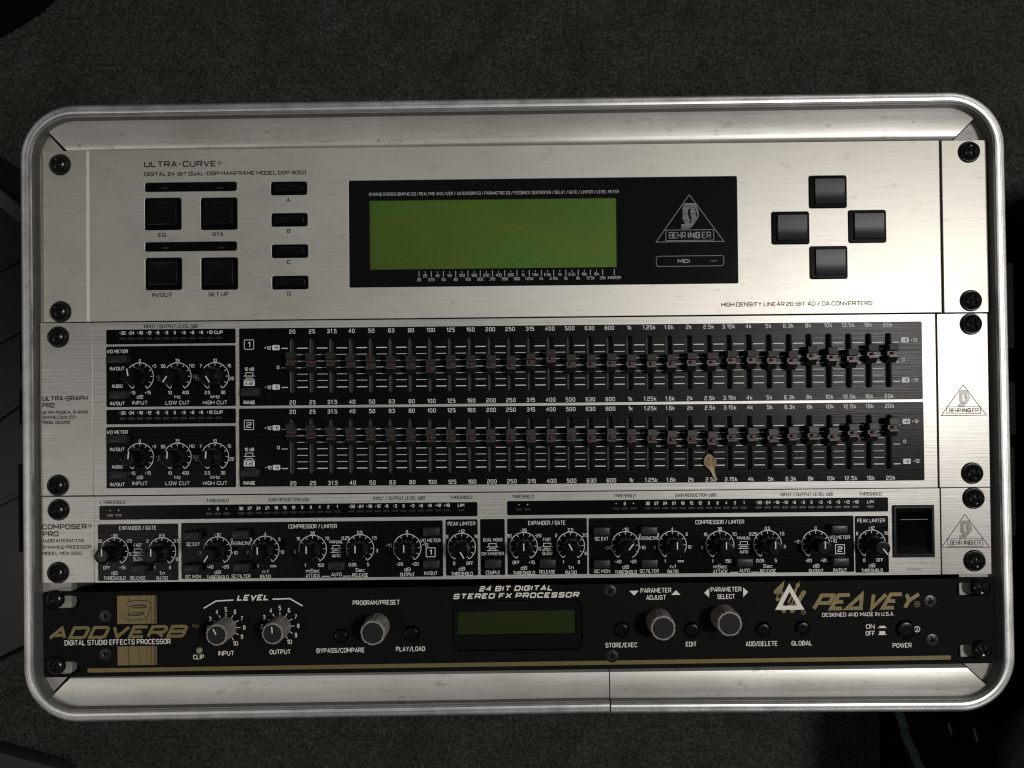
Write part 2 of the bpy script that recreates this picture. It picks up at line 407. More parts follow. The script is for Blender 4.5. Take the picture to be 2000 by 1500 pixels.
# screws --------------------------------------------------------------
def screw_meshes():
    R_, H_ = 4.55, 3.9
    mb = MB(); n = 28
    def cross_depth(x, y):
        a, b = abs(x), abs(y)
        d = 0.0
        if (a < 0.7 and b < 2.7) or (b < 0.7 and a < 2.7): d = 1.7*(1-max(a, b)/3.1)+.25
        return d
    # dome as a polar grid, fine enough for the recess
    rings = []
    for i in range(0, 25):
        t = i/24; r = R_*t
        z = H_*(0.30+0.70*math.sqrt(max(0, 1-(t*0.98)**2.2)))
        ring_ = []
        for j in range(48):
            a = 2*math.pi*j/48; x, y = r*math.cos(a), r*math.sin(a)
            ring_.append((x, y, z-cross_depth(x, y)))
        rings.append(ring_)
    rings.append([(R_*math.cos(2*math.pi*j/48), R_*math.sin(2*math.pi*j/48), 0.4) for j in range(48)])
    rings = rings[::-1]
    mb.loft(rings, False, False)
    head = mb.mesh('screw_head', 35)
    wa = MB().lathe([(5.4, 0.0), (5.5, 0.5), (5.0, 1.15), (4.4, 1.2), (3.9, 0.9)], 36).mesh('washer', 40)
    return head, wa
def rack_screw(unit, u, v, rot, z=0.0, washer=True, ztop=3.0):
    head, wa = shared('screw', screw_meshes)
    p = unit.l(u, v, ztop+z)
    o = link('rack_screw', head, M['screw'], unit.root, (p.x, p.y, z+(0.6 if washer else 0)), rot)
    if washer: link('washer', wa, M['washer'], o, (0, 0, -0.6))
    return o
def flat_screw_mesh():
    mb = MB(); rings = []
    for i in range(0, 13):
        t = i/12; r = 3.1*t; rg = []
        for j in range(40):
            a = 2*math.pi*j/40; x, y = r*math.cos(a), r*math.sin(a); A, B = abs(x), abs(y)
            d = 1.1*(1-max(A, B)/2.0) if ((A < .45 and B < 1.8) or (B < .45 and A < 1.8)) else 0
            rg.append((x, y, 0.55-0.25*t*t-d))
        rings.append(rg)
    rings.append([(3.2*math.cos(2*math.pi*j/40), 3.2*math.sin(2*math.pi*j/40), 0.0) for j in range(40)])
    return MB().loft(rings[::-1], False, False).mesh('countersunk_screw', 35)

# knobs ---------------------------------------------------------------
def knob_mesh():
    def fl(a, z): return 1-0.035*(0.5+0.5*math.cos(a*18)) if 1.2 < z < 12.5 else 1.0
    return MB().lathe([(5.3, 0.5), (5.4, 1.0), (5.35, 1.2), (4.9, 1.6), (4.5, 6.0), (3.95, 12.6), (3.75, 13.3), (3.45, 13.7), (2.9, 13.75), (2.7, 13.45)], 72, flute=fl).mesh('control_knob', 40)
def pointer_mesh():
    b = MB(); b.box(-0.27, 0.27, 0.1, 3.75, 13.5, 13.86); return b.mesh('pointer_line')
def small_knob(unit, u, v, ang, tilt=(0.0, 0.0)):
    p = unit.l(u, v)
    o = link('control_knob', shared('knob', knob_mesh), M['knob'], unit.root, (p.x, p.y, 0), -math.radians(ang))
    o.rotation_euler[0] = tilt[0]; o.rotation_euler[1] = tilt[1]
    link('pointer_line', shared('pl', pointer_mesh), M['line'], o)
    return o
POS = {'T': (0, -31), 'UL': (-28, -20.5), 'UR': (28, -20.5), 'L': (-34.5, 4.5), 'R': (33, 4.5), 'BL': (-15, 31.5), 'BR': (15.5, 31.5), 'LU': (-36, -5), 'RU': (35, -5.5), 'R2': (37, 0), 'R3': (31, 5), 'R6': (29, 15)}
DIG = 6.6
def tw(s_, d=3.85, g=.95):
    k = {'1': 2.7, '.': 1.0, '+': 3.6, '-': 3.6, '~': 12, 'O': 4.2}
    return sum(k.get(ch, d)+g for ch in s_)-g
def dial(unit, u, v, labels, unit_txt, name, ang, h=6.6, names=(42.0, 52.0), nw=None, ends=149.0):
    pt = 'dial_scale'; mb = MB(); c = unit.l(u, v); r = 27/S
    arc(mb, c.x, c.y, r, -ends, ends, 1.35/S, TZ)
    for k in range(11):
        a = math.radians(-ends+2*ends*k/10)
        seg(mb, (c.x+r*math.sin(a), c.y+r*math.cos(a)), (c.x+(r-6/S)*math.sin(a), c.y+(r-6/S)*math.cos(a)), 1.2/S, TZ)
    ds = link('dial_scale', mb.mesh('dial_scale'), M['white'], unit.root)
    sk = Sink(ds, 'numeral', 'white')
    for key, s_ in labels.items():
        dx, dy = POS[key]
        text(sk, s_, c.x+dx/S, c.y-dy/S, h/S, tw(s_)/S, z=TZ, wt=0.145)
    sk.name = 'lettering'
    if unit_txt: text(sk, unit_txt, c.x, c.y-names[0]/S, 7.2/S, z=TZ, wt=0.135)
    if name: text(sk, name, c.x, c.y-names[1]/S, 7.2/S, None if nw is None else nw/S, z=TZ, wt=0.135)
    small_knob(unit, u, v, ang)
# push buttons ----------------------------------------------------------
def rbox_mesh(name, w_, h_, z0, z1, r=0.6, taper=0.35, dish=0.0, bev=0.35):
    rings = []
    for (i, z) in ((0, z0), (taper*0.6, z1-bev), (taper*0.6+bev*.35, z1-bev*.3), (taper*0.6+bev, z1)):
        rings.append([(x, y, z) for x, y in rr(0, 0, w_-2*i, h_-2*i, r)])
    if dish:
        rings.append([(x, y, z1-dish*0.3) for x, y in rr(0, 0, (w_-2*taper-2*bev)*.86, (h_-2*taper-2*bev)*.86, r)])
        rings.append([(x, y, z1-dish) for x, y in rr(0, 0, (w_)*.4, (h_)*.4, r*.6)])
    return MB().loft(rings).mesh(name, 35)
def push(unit, u, v, wpx=30, hpx=15, z1=4.6, m='push'):
    p = unit.l(u, v, z1)
    link('push_button', shared(('push', wpx, hpx, z1), lambda: rbox_mesh('push_button', wpx/S+.5, hpx/S+.5, 0, z1, 0.5, 0.3)), M[m], unit.root, (p.x, p.y, 0))
def sym_up(mb, x, y): own(mb, lambda q: sym_up_(q, x, y), 'switch_symbol')
def sym_dn(mb, x, y): own(mb, lambda q: sym_dn_(q, x, y), 'switch_symbol')
def sym_up_(mb, x, y, wd=22, z=TZ, fill=False):
    ribbon(mb, [(x-wd/2/S, y-3/S), (x+wd/2/S, y-3/S)], 1.3/S, z)
    ribbon(mb, [(x-7/S, y-3/S), (x-7/S, y+3.5/S), (x+7/S, y+3.5/S), (x+7/S, y-3/S)], 1.2/S, z)
def sym_dn_(mb, x, y, wd=22, z=TZ):
    ribbon(mb, [(x-wd/2/S, y-2/S), (x+wd/2/S, y-2/S)], 1.3/S, z)
    ribbon(mb, [(x-7/S, y-2/S), (x-6/S, y+1.6/S), (x+6/S, y+1.6/S), (x+7/S, y-2/S)], 1.2/S, z)

def ear_logo(unit, apex, bl, br, box, m, z=TZ, wd=1.2, fs=1.0):
    """triangle with a striped ear above a boxed maker's name"""
    b = unit.mb('maker_logo', m)
    A, B, C = unit.l(*apex), unit.l(*bl), unit.l(*br)
    yb = (B.y+C.y)/2; B.y = C.y = yb; A.x = (B.x+C.x)/2
    ribbon(b, [(A.x, A.y), (B.x, B.y), (C.x, C.y)], wd/S, z, True)
    w_ = C.x-B.x; h_ = A.y-B.y; cx = A.x
    # ear of fine horizontal lines
    N = 22
    for i in range(N):
        t = i/(N-1); y = A.y-h_*(0.19+0.52*t)
        # outline of the ear, as shares of the triangle width
        xl = cx-w_*(.075+.05*math.sin(math.pi*min(1, t*1.3))) if t < .82 else cx-w_*.125
        xr = cx+w_*(.06+.08*math.sin(math.pi*min(1, .12+t*.75))-.16*max(0, t-.5))
        segs = [(xl, xr)]
        if 0.22 < t < 0.55: segs = [(xl+w_*.02, xl+w_*(0.10)), (xl+w_*0.135, xr-w_*0.045), (xr-w_*0.03, xr)]
        elif 0.55 <= t < 0.78: segs = [(xl, xl+w_*0.10+0*t), (xr-w_*0.09, xr)]
        elif t >= 0.78: segs = [(xl, xr)]
        for p, q in segs:
            if q > p: ribbon(unit.mb('ear_lines', m), [(p, y), (q, y)], h_*0.0165*fs, z)
    bc = unit.l(box[0], box[1]); bw, bh = box[2]/S, box[3]/S
    box_line(b, cx, bc.y, bw, bh, wd*.9/S, z)
    inner = bw*0.90; h = bh*0.62
    parts = [('BEHR', 0.13, .42), ('ING', 0.22, .31), ('ER', 0.13, .23)]
    x = cx-inner/2
    for s_, wt, sh in parts:
        ww = inner*sh; text(b, s_, x+ww/2, bc.y, h, ww*0.93, z=z, wt=wt, rad=1.2); x += ww+inner*0.02

# ================================================================== the graphic-display processor (two units, top)
UC = Unit('rack_processor', 'silver rack processor with a wide green display and four arrow keys, topmost in the case', 'rack unit',
          ((82.5, 295.5), (1927.6, 272.4), (1932.5, 610), (84, 629)))
def run_display_unit():
    U = UC; y1 = U.fr.y1
    xe0, xe1 = -U.fr.x1, U.fr.x1
    xa, xb, xc, xd = U.l(169, 450).x, U.l(176, 450).x, U.l(1836, 440).x, U.l(1842.5, 440).x
    plate('ear', U.root, rr((xe0+xa)/2, 0, xa-xe0, 2*y1, .4), [], -3, -0.4, M['satin'], .15)
    plate('ear', U.root, rr((xe1+xd)/2, 0, xe1-xd, 2*y1, .4), [], -3, -0.4, M['satin'], .15)
    plate('ear_joint_strip', U.root, rr((xa+xb)/2, 0, xb-xa, 2*y1-.3, 0), [], -3, -.6, M['bright'])
    plate('ear_joint_strip', U.root, rr((xc+xd)/2-.35, 0, xd-xc-1.2, 2*y1-.3, 0), [], -3, -1.3, M['satin'])
    holes = []
    strips = [(372.5, 365, 181, 18), (373, 481.5, 181, 18)]
    keys = [(318.7, 418, 72, 63), (428, 417.5, 72, 63), (320, 535, 72, 63), (429, 534.5, 72, 63)]
    small = [(564.5, 368, 71, 26), (565.5, 429.5, 71, 26), (566.3, 490.7, 71, 26), (567, 552, 71, 26)]
    nav = [(1616, 375), (1543, 445.5), (1693, 442.5), (1617.5, 513)]
    for c in strips+keys+small: p = U.l(c[0], c[1]); holes.append(rr(p.x, p.y, c[2]/S, c[3]/S, 1.1))
    for c in nav: p = U.l(*c); holes.append(rr(p.x, p.y, 73.5/S, 63.5/S, 1.1))
    dc = U.l(1060.5, 453); holes.append(rr(dc.x, dc.y, 760.5/S, 209.5/S, .6))
    plate('front_plate', U.root, rr((xb+xc)/2, 0, xc-xb, 2*y1, .4), holes, -2.2, 0.25, M['satin'], .22)
    plate('rear_liner', U.root, rr((xb+xc)/2, 0, xc-xb-2, 2*y1-2, 0), [], -3.4, -2.3, M['dark'])
    for k, c in enumerate(strips):
        p = U.l(c[0], c[1])
        o = plate('indicator_window', U.root, rr(p.x, p.y, c[2]/S-.3, c[3]/S-.3, .9), [], -2.2, -0.35, M['window'], .1)
        for u, v in (((322, 367.5), (430, 367)), ((323, 484), (432, 483.5)))[k]:
            q = U.l(u, v); link('led', shared('led_s', lambda: MB().box(-1.7, 1.7, -.45, .45, -.36, -.22).mesh('led')), M['led'], o, (q.x, q.y, 0))
    for c in keys:
        p = U.l(c[0], c[1]); f = plate('key_bezel', U.root, rr(p.x, p.y, c[2]/S-.35, c[3]/S-.35, 1.0), [], -2.2, 0.15, M['keyrim'], .15)
        link('key', shared('bigkey', lambda: rbox_mesh('key', 61/S, 52/S, -1, 1.7, 1.0, .5, .5, .4)), M['key'], f, (p.x-.3, p.y+.6, 0))
    for c in small:
        p = U.l(c[0], c[1]); f = plate('key_bezel', U.root, rr(p.x, p.y, c[2]/S-.3, c[3]/S-.3, 1.0), [], -2.2, 0.15, M['keyrim'], .15)
        link('key', shared('smallkey', lambda: rbox_mesh('key', 60/S, 17/S, -1, 1.5, .6, .3, .2, .3)), M['key'], f, (p.x, p.y+.2, 0))
    for c in nav:
        p = U.l(*c); f = plate('key_bezel', U.root, rr(p.x, p.y, 73/S-.35, 63/S-.35, 1.0), [], -2.2, 0.35, M['keyrim'], .15)
        def nk():
            rings = []
            W2, H2 = 57/S, 49/S
            b = MB(); rows = []
            for i in range(9):
                t = i/8; y = H2/2-t*H2; z = 1.35+.12*math.cos(t*4)+max(0, t-.62)**1.5*2.4
                rows.append([(-W2/2, y, z), (W2/2, y, z)])
            top = [r[0] for r in rows]+[r[1] for r in reversed(rows)]
            b.add([q for r in rows for q in r], [(2*i, 2*i+2, 2*i+3, 2*i+1) for i in range(8)])
            b.loft([[(x*1.03, y*1.03, -1) for x, y, z in top], [(x, y, z) for x, y, z in top]], False, False)
            return b.mesh('arrow_key', 25)
        link('arrow_key', shared('navkey', nk), M['navkey'], f, (p.x+.9, p.y+.1, 0))
    # display
    lc = U.l(963.5, 457)
    g = plate('display_panel', U.root, rr(dc.x, dc.y, 759/S, 208/S, .5), [rr(lc.x+.3, lc.y+.2, 488/S, 137/S, .5)], -1.8, 0.32, M['glass'], .12)
    link('green_screen', MB().box(lc.x-64, lc.x+64, lc.y-18.5, lc.y+18.5, -2.2, -1.75).mesh('green_screen'), M['lcd'], g)
    z = .40
    U.t('31-BAND STEREO GRAPHIC EQ / REALTIME ANALYZER / AUTO ROOM EQ / PARAMETRIC EQ / FEEDBACK DESTROYER / DELAY / GATE / LIMITER / LEVEL METER', 964.3, 377.3, 6.3, 490, 'soft', 'display_lettering', z=z, wt=.12)
    mb = U.mb('display_lettering', 'soft')
    a = U.l(818.6, 535.5); b = U.l(1177, 530); st = (b.x-a.x)/15
    for i in range(16):
        x = a.x+i*st; ribbon(U.mb('tick_marks', 'soft'), [(x, a.y+1.4), (x, a.y-1.6)], .32, z)
        if i < 15: ribbon(U.mb('tick_marks', 'soft'), [(x+st/2, a.y+1.2), (x+st/2, a.y+.4)], .32, z)
    xm = U.l(1199.5, 531).x; ribbon(U.mb('tick_marks', 'soft'), [(xm, a.y+1.4), (xm, a.y-1.6)], .32, z)
    up = '25 40 63 100 160 250 400 630 1k 1.6k 2.5k 4k 6.3k 10k 16k'.split(); lo = '20 31.5 50 80 125 200 315 500 800 1.25k 2k 3.15k 5k 8k 12.5k 20k'.split()
    yu = U.l(830, 539).y; yl = U.l(818.5, 546.7).y
    for i, s_ in enumerate(up): text(mb, s_, a.x+(i+.5)*st, yu, 5.9/S, tw(s_, 3.3, .8)/S, z=z, wt=.13)
    for i, s_ in enumerate(lo): text(mb, s_, a.x+i*st, yl, 5.9/S, tw(s_, 3.3, .8)/S, z=z, wt=.13)
    text(mb, 'MASTER', xm, yl, 5.9/S, 25/S, z=z, wt=.16)
    ear_logo(U, (1346, 380.5), (1281, 473.5), (1413.5, 471), (1347.5, 459.5, 93.5, 20.5), 'grey', z=z, wd=1.3)
    mb = U.mb('display_lettering', 'grey'); p = U.l(1347.5, 510); box_line(mb, p.x, p.y, 132/S, 20/S, 1.1/S, z, 1.2)
    U.t('MIDI', 1335, 510, 7.5, 23, 'soft', 'display_lettering', z=z, wt=.14)
    q = U.l(1394, 509.5); link('led', MB().box(q.x-1.6, q.x+1.6, q.y-.4, q.y+.4, .3, .37).mesh('led'), M['led'], U.root)
    # black print on the plate
    T = lambda *a_, **k: U.t(*a_, m='black', z=.31, **{'xs': 1.65, **k, 'wt': k.get('wt', .15)+.04})
    T('ULTRA-CURVE', 352, 320.5, 11.5, 142, wt=.16, rad=1.6)
    rg = U.mb('lettering', 'black'); p = U.l(429, 318.5); ring(rg, p.x, p.y, .9, .18, .31); text(rg, 'R', p.x, p.y, 1.0, z=.31, wt=.2)
    T('DIGITAL 24-BIT DUAL-DSP MAINFRAME MODEL DSP 8000', 440, 338.8, 7.8, 318, wt=.15)
    for s_, u, v, w_ in (('EQ', 317, 458.8, 15), ('RTA', 426, 458, 21), ('IN/OUT', 317.5, 576, 40), ('SET UP', 427, 575, 39), ('A', 563.5, 390.5, 7), ('B', 564, 451, 7), ('C', 564.5, 512, 7), ('D', 565, 573.5, 7)):
        T(s_, u, v, 8, w_, wt=.15)
    T('HIGH DENSITY LINEAR 20-BIT AD / DA CONVERTERS', 1556, 593.5, 8.3, 295, wt=.13)
    U.flush()
    for (u, v), r in zip(((112, 319), (1898, 294), (113, 608), (1902, 586)), (.3, .1, .5, .15)): rack_screw(U, u, v, r, -.4)
run_display_unit()

# ================================================================== the 31-band equaliser (two units, middle)
GQ = Unit('graphic_equaliser', 'silver and black graphic equaliser with two long rows of small slider caps, second from top', 'rack unit',
          ((78, 631), (1929, 612), (1935, 951), (78, 969)))
DOTS1 = [706,708,706.6,710,713,713,712.6,719,712,711.5,711.5,713,707,700,710,710,708.5,710,709.5,710,707,706.5,702.6,702,703,703.6,694.3,697,699.5,690.7,689.3]
DOTS2 = [845,848.4,851,852.4,852,852.6,854,855.2,856,855.6,855.6,855,856,855.4,854,855.6,854.6,856,856.6,859,858,860.6,854,853.2,855.4,852,850.4,852.9,845.6,844.3,834.5]
FREQ = '20 25 31.5 40 50 63 80 100 125 160 200 250 315 400 500 630 800 1k 1.25k 1.6k 2k 2.5k 3.15k 4k 5k 6.3k 8k 10k 12.5k 16k 20k'.split()
def cap_mesh():
    # side outline (y, z) of the saddle-shaped cap, extruded across x
    pr = [(4.7, 1.2), (4.75, 6.0), (4.5, 6.4), (1.5, 7.1), (1.25, 7.0), (1.0, 4.2), (-1.0, 4.0), (-1.15, 6.6), (-2.0, 6.55), (-4.5, 3.4), (-4.75, 2.9), (-4.7, 1.2)]
    b = MB(); n = len(pr); W_ = 2.25
    vs = [(-W_, y, z) for y, z in pr]+[(W_, y, z) for y, z in pr]
    fs = [(i, i+1, n+i+1, n+i) for i in range(n-1)]+[(n-1, 0, n, 2*n-1)]
    fs += [tuple(reversed([0, 1, 2, 3, 4, 5, 6, 7, 8, 9, 10, 11])), tuple(n+i for i in range(n))]
    b.add(vs, fs); b.box(-.6, .6, -1.6, 1.6, -3.8, 1.3)
    me = b.mesh('slider_cap'); bm = bmesh.new(); bm.from_mesh(me); bmesh.ops.recalc_face_normals(bm, faces=bm.faces); bm.to_mesh(me); bm.free()
    return me
def dot_mesh(): return MB().lathe([(.72, 4.0), (.72, 5.5), (.5, 5.8), (.2, 5.9)], 12).mesh('red_dot', 40)
def run_equaliser():
    U = GQ; y1 = U.fr.y1; xe0, xe1 = -U.fr.x1, U.fr.x1
    xa, xc = U.l(181.5, 800).x, U.l(1829, 780).x
    plate('ear', U.root, rr((xe0+xa)/2-.15, 0, xa-xe0-.3, 2*y1, .4), [], -3, -0.35, M['brush'], .15)
    plate('ear', U.root, rr((xe1+xc)/2+.55, 0, xe1-xc-1.1, 2*y1, .4), [], -3, -0.35, M['brush'], .15)
    slots = []
    rows = []
    for (ua, va, ub, vb, vt, vbm) in ((573, 715, 1735, 703.5, 53, 53), (573, 872, 1736.5, 862.8, 53, 54)):
        A, B = U.l(ua, va), U.l(ub, vb); rows.append((A, B))
        for i in range(31):
            x = A.x+(B.x-A.x)*i/30; y = A.y+(B.y-A.y)*i/30; slots.append((x, y))
    loops = [rr(x, y, 12.6/S, 106/S, 1.1, 3) for x, y in slots]
    plate('front_plate', U.root, rr((xa+xc)/2, 0, xc-xa, 2*y1, .4), loops, -2.2, 0.0, M['brush'], .12)
    link('slot_bed', MB().box(xa+2, xc-2, -y1+2, y1-2, -8, -6).mesh('slot_bed'), M['slot'], U.root)
    def field(c, w_, h_, hl=(), name='printed_field', m='field', zt=.14):
        p = U.l(*c); return plate(name, U.root, rr(p.x, p.y, w_/S, h_/S, .7), hl, 0.01, zt, M[m], .03)
    field((1133, 710.5), 1335, 152, loops[:31]); field((1134.5, 868), 1337, 153, loops[31:])
    field((334, 734.8), 254, 119); field((334.3, 892.8), 254, 120)
    for r_, (c, v0) in enumerate((((334, 657.3), 650), ((334.4, 813.5), 806))):
        o = field(c, 254, 28.8, (), 'meter_window', 'window', .2)
        a = U.l(239.5, v0+.6); b = U.l(427, v0-1.0)
        for i, s_ in enumerate('-30 -24 -18 -12 -6 -3 0 +3 +6 +9 +12 CLIP'.split()):
            x = a.x+(b.x-a.x)*i/11; y = a.y+(b.y-a.y)*i/11
            text(U.mb('meter_lettering', 'white'), s_, x, y, 6.6/S, tw(s_, 3.6, .85)/S, z=TZ, wt=.17)
            link('led', shared('led', lambda: MB().box(-1.6, 1.6, -.55, .55, .18, .27).mesh('led')), M['led'], o, (x+.1, y-11/S, 0))
    # scale lines, frequency labels, caps
    mb = U.mb('scale_lines', 'white')
    for r_, (A, B) in enumerate(rows):
        lev = [x/S for x in (36, 23.3, 10.6, -2.2, -14.9, -27.6, -40.5)]
        wd = [1.8, 1.05, .95, 1.3, .95, 1.05, 1.75]
        st = (B.x-A.x)/30; off = (-1.2/S if r_ == 0 else -2.5/S)
        for i in range(-1, 31):
            x = A.x+st*(i+.5)-1.2/S; y = A.y+(B.y-A.y)*(i+.5)/30+off
            for j in range(7):
                if i == -1 and j not in (0, 3, 6): continue
                if i == 30 and j not in (0, 3, 6): continue
                x0, x1 = x-10.2/S, x+10.2/S
                if i == -1: x0 = x1-12.5/S
                if i == 30: x1 = x0+13/S
                ribbon(mb, [(x0, y+lev[j]), (x1, y+lev[j])], wd[j]/S, TZ)
        for (u0, v0, u1, v1) in (((571, 647.8, 1733.6, 634), (572, 786, 1736, 773.8)), ((572, 804.4, 1737, 792.8), (573, 943.8, 1739.3, 933)))[r_]:
            a, b = U.l(u0, v0), U.l(u1, v1)
            for i, s_ in enumerate(FREQ): text(mb if False else U.mb('frequency_lettering', 'white'), s_, a.x+(b.x-a.x)*i/30, a.y+(b.y-a.y)*i/30, 8.3/S, z=TZ, wt=.15, xs=1.0, gap=1.2)
        for i in range(31):
            x = A.x+(B.x-A.x)*i/30; u = (571-7) + (1747-564)*i/30
            y = U.l(u, (DOTS1, DOTS2)[r_][i], 6.3).y
            c = link('slider_cap', shared('cap', cap_mesh), M['cap'], U.root, (x+random.uniform(-.1, .1), y, .15), random.uniform(-.045, .045))
            link('red_dot', shared('dot', dot_mesh), M['red'], c)
    P = 'lettering'
    for k, dv in enumerate((0, 157.6)):
        U.t('I/O METER', 230, 686.5+dv, 7, 41, part=P, wt=.16); U.t('IN/OUT', 229.7, 720+dv, 7, 29, part=P, wt=.16)
        U.t('AUDIO', 229.5, 754+dv, 6.8, 21.5, part=P, wt=.16); U.t('IN/OUT', 230, 788+dv*1.003, 7, 29, part=P, wt=.16)
        push(U, 227, 701.5+dv*.995, 36, 14); push(U, 228.5, 771.5+dv*.995, 33, 14)
        push(U, 487, 765.8+dv*1.003, 34, 15)
        b = U.mb(P, 'white')
        p = U.l(486.6, 673+dv*.995); box_line(b, p.x, p.y, 18.5/S, 18.5/S, 1.2/S, TZ, .6); text(b, '12'[k], p.x, p.y, 11/S, (5 if k == 0 else 10)/S, z=TZ, wt=.15)
        U.t('12 dB', 487.3, 721+dv*.995, 6.6, 18.5, part=P, wt=.16)
        p = U.l(487.3, 731.5+dv*.995); sym_up(b, p.x, p.y); p = U.l(487.3, 740+dv*.995); sym_dn(b, p.x, p.y)
        def pill(u, v, w_, s_, tw):
            p = U.l(u, v); own(b, lambda q: q.poly(rr(p.x, p.y, w_/S, 10/S, .5), TZ), 'label_patch'); text(U.mb(P, 'black'), s_, p.x, p.y, 6.4/S, tw/S, z=TZ+.05, wt=.18)
        pill(487.2, 748.7+dv*.997, 21.5, '6 dB', 15); U.t('RANGE', 487.5, 786+dv*.998, 7, 23, part=P, wt=.16)
        e = k*.8
        pill(539.2+e, 679+dv*.993, 14.5, '+6', 9); U.t('+12', 523+e, 679.6+dv*.993, 7, 13.5, part=P, wt=.17)
        U.t('0', 543.3+e, 717.6+dv*.993, 6.6, 5, part=P, wt=.17)
        pill(539.6+e, 756+dv*.996, 14.5, '-6', 9); U.t('-12', 523.6+e, 756.6+dv*.994, 7, 13.5, part=P, wt=.17)
        e = k*2.6; d2 = dv*1.008
        pill(1767+e, 664+d2, 14.5, '+6', 9); U.t('+12', 1784+e, 664+d2, 6.8, 13.5, part=P, wt=.16); U.t('0', 1764+e, 703+d2, 6.4, 5, part=P, wt=.16)
        pill(1768.3+e, 742+d2, 14.5, '-6', 9); U.t('-12', 1786+e, 741.6+d2, 6.8, 13.5, part=P, wt=.16)
        cy = (735.6, 892.7)[k]
        dial(U, 273.6, cy, {'T': '0', 'UR': '+5', 'R2': '+10', 'BL': '-15', 'BR': '+15', 'L': '-10'}, 'dB', 'INPUT', (-9, 6)[k], names=(39.6, 51.3))
        dial(U, 347, cy-.3, {'T': '75', 'UL': '50', 'UR': '110', 'R2': '200', 'BL': '10', 'BR': '400', 'L': '25'}, 'Hz', 'LOW CUT', (213, 5)[k], names=(39.6, 51.3))
        dial(U, 420.3, cy-.6, {'T': '10', 'UL': '7', 'UR': '15', 'R': '22', 'BL': '2.5', 'BR': '30', 'L': '3.5'}, 'kHz', 'HIGH CUT', (150, 4)[k], names=(39.6, 51.3))
    T = lambda *a_, **k: U.t(*a_, m='black', z=.06 if a_[1] > 190 else -.29, **{'xs': 1.6, **k, 'wt': k.get('wt', .15)+.035})
    T('INPUT / OUTPUT LEVEL (dB)', 334, 637.3, 7, 107, wt=.15)
    T('ULTRA-GRAPH', 126.5, 778, 9.5, 89, wt=.16, rad=1.5, part='lettering'); T('PRO', 94, 792, 9.5, 24, wt=.16)
    T('ULTRA-MUSICAL 31-BAND', 126.5, 805, 6.2, 89, wt=.15); T('GRAPHIC EQUALIZER', 115, 814.8, 6.2, 66, wt=.15); T('MODEL GEQ3102', 109.5, 824.8, 6.2, 56, wt=.15)
    ear_logo(U, (1879.5, 751.5), (1839, 812), (1927, 810.5), (1881, 801.5, 65.5, 13.5), 'black', z=-.29, wd=1.3, fs=.85)
    U.flush()
    for (u, v), r in zip(((108.5, 657.5), (1902, 632), (107.8, 949), (1904.5, 925)), (.6, .05, .7, .1)): rack_screw(U, u, v, r, -.35)
run_equaliser()

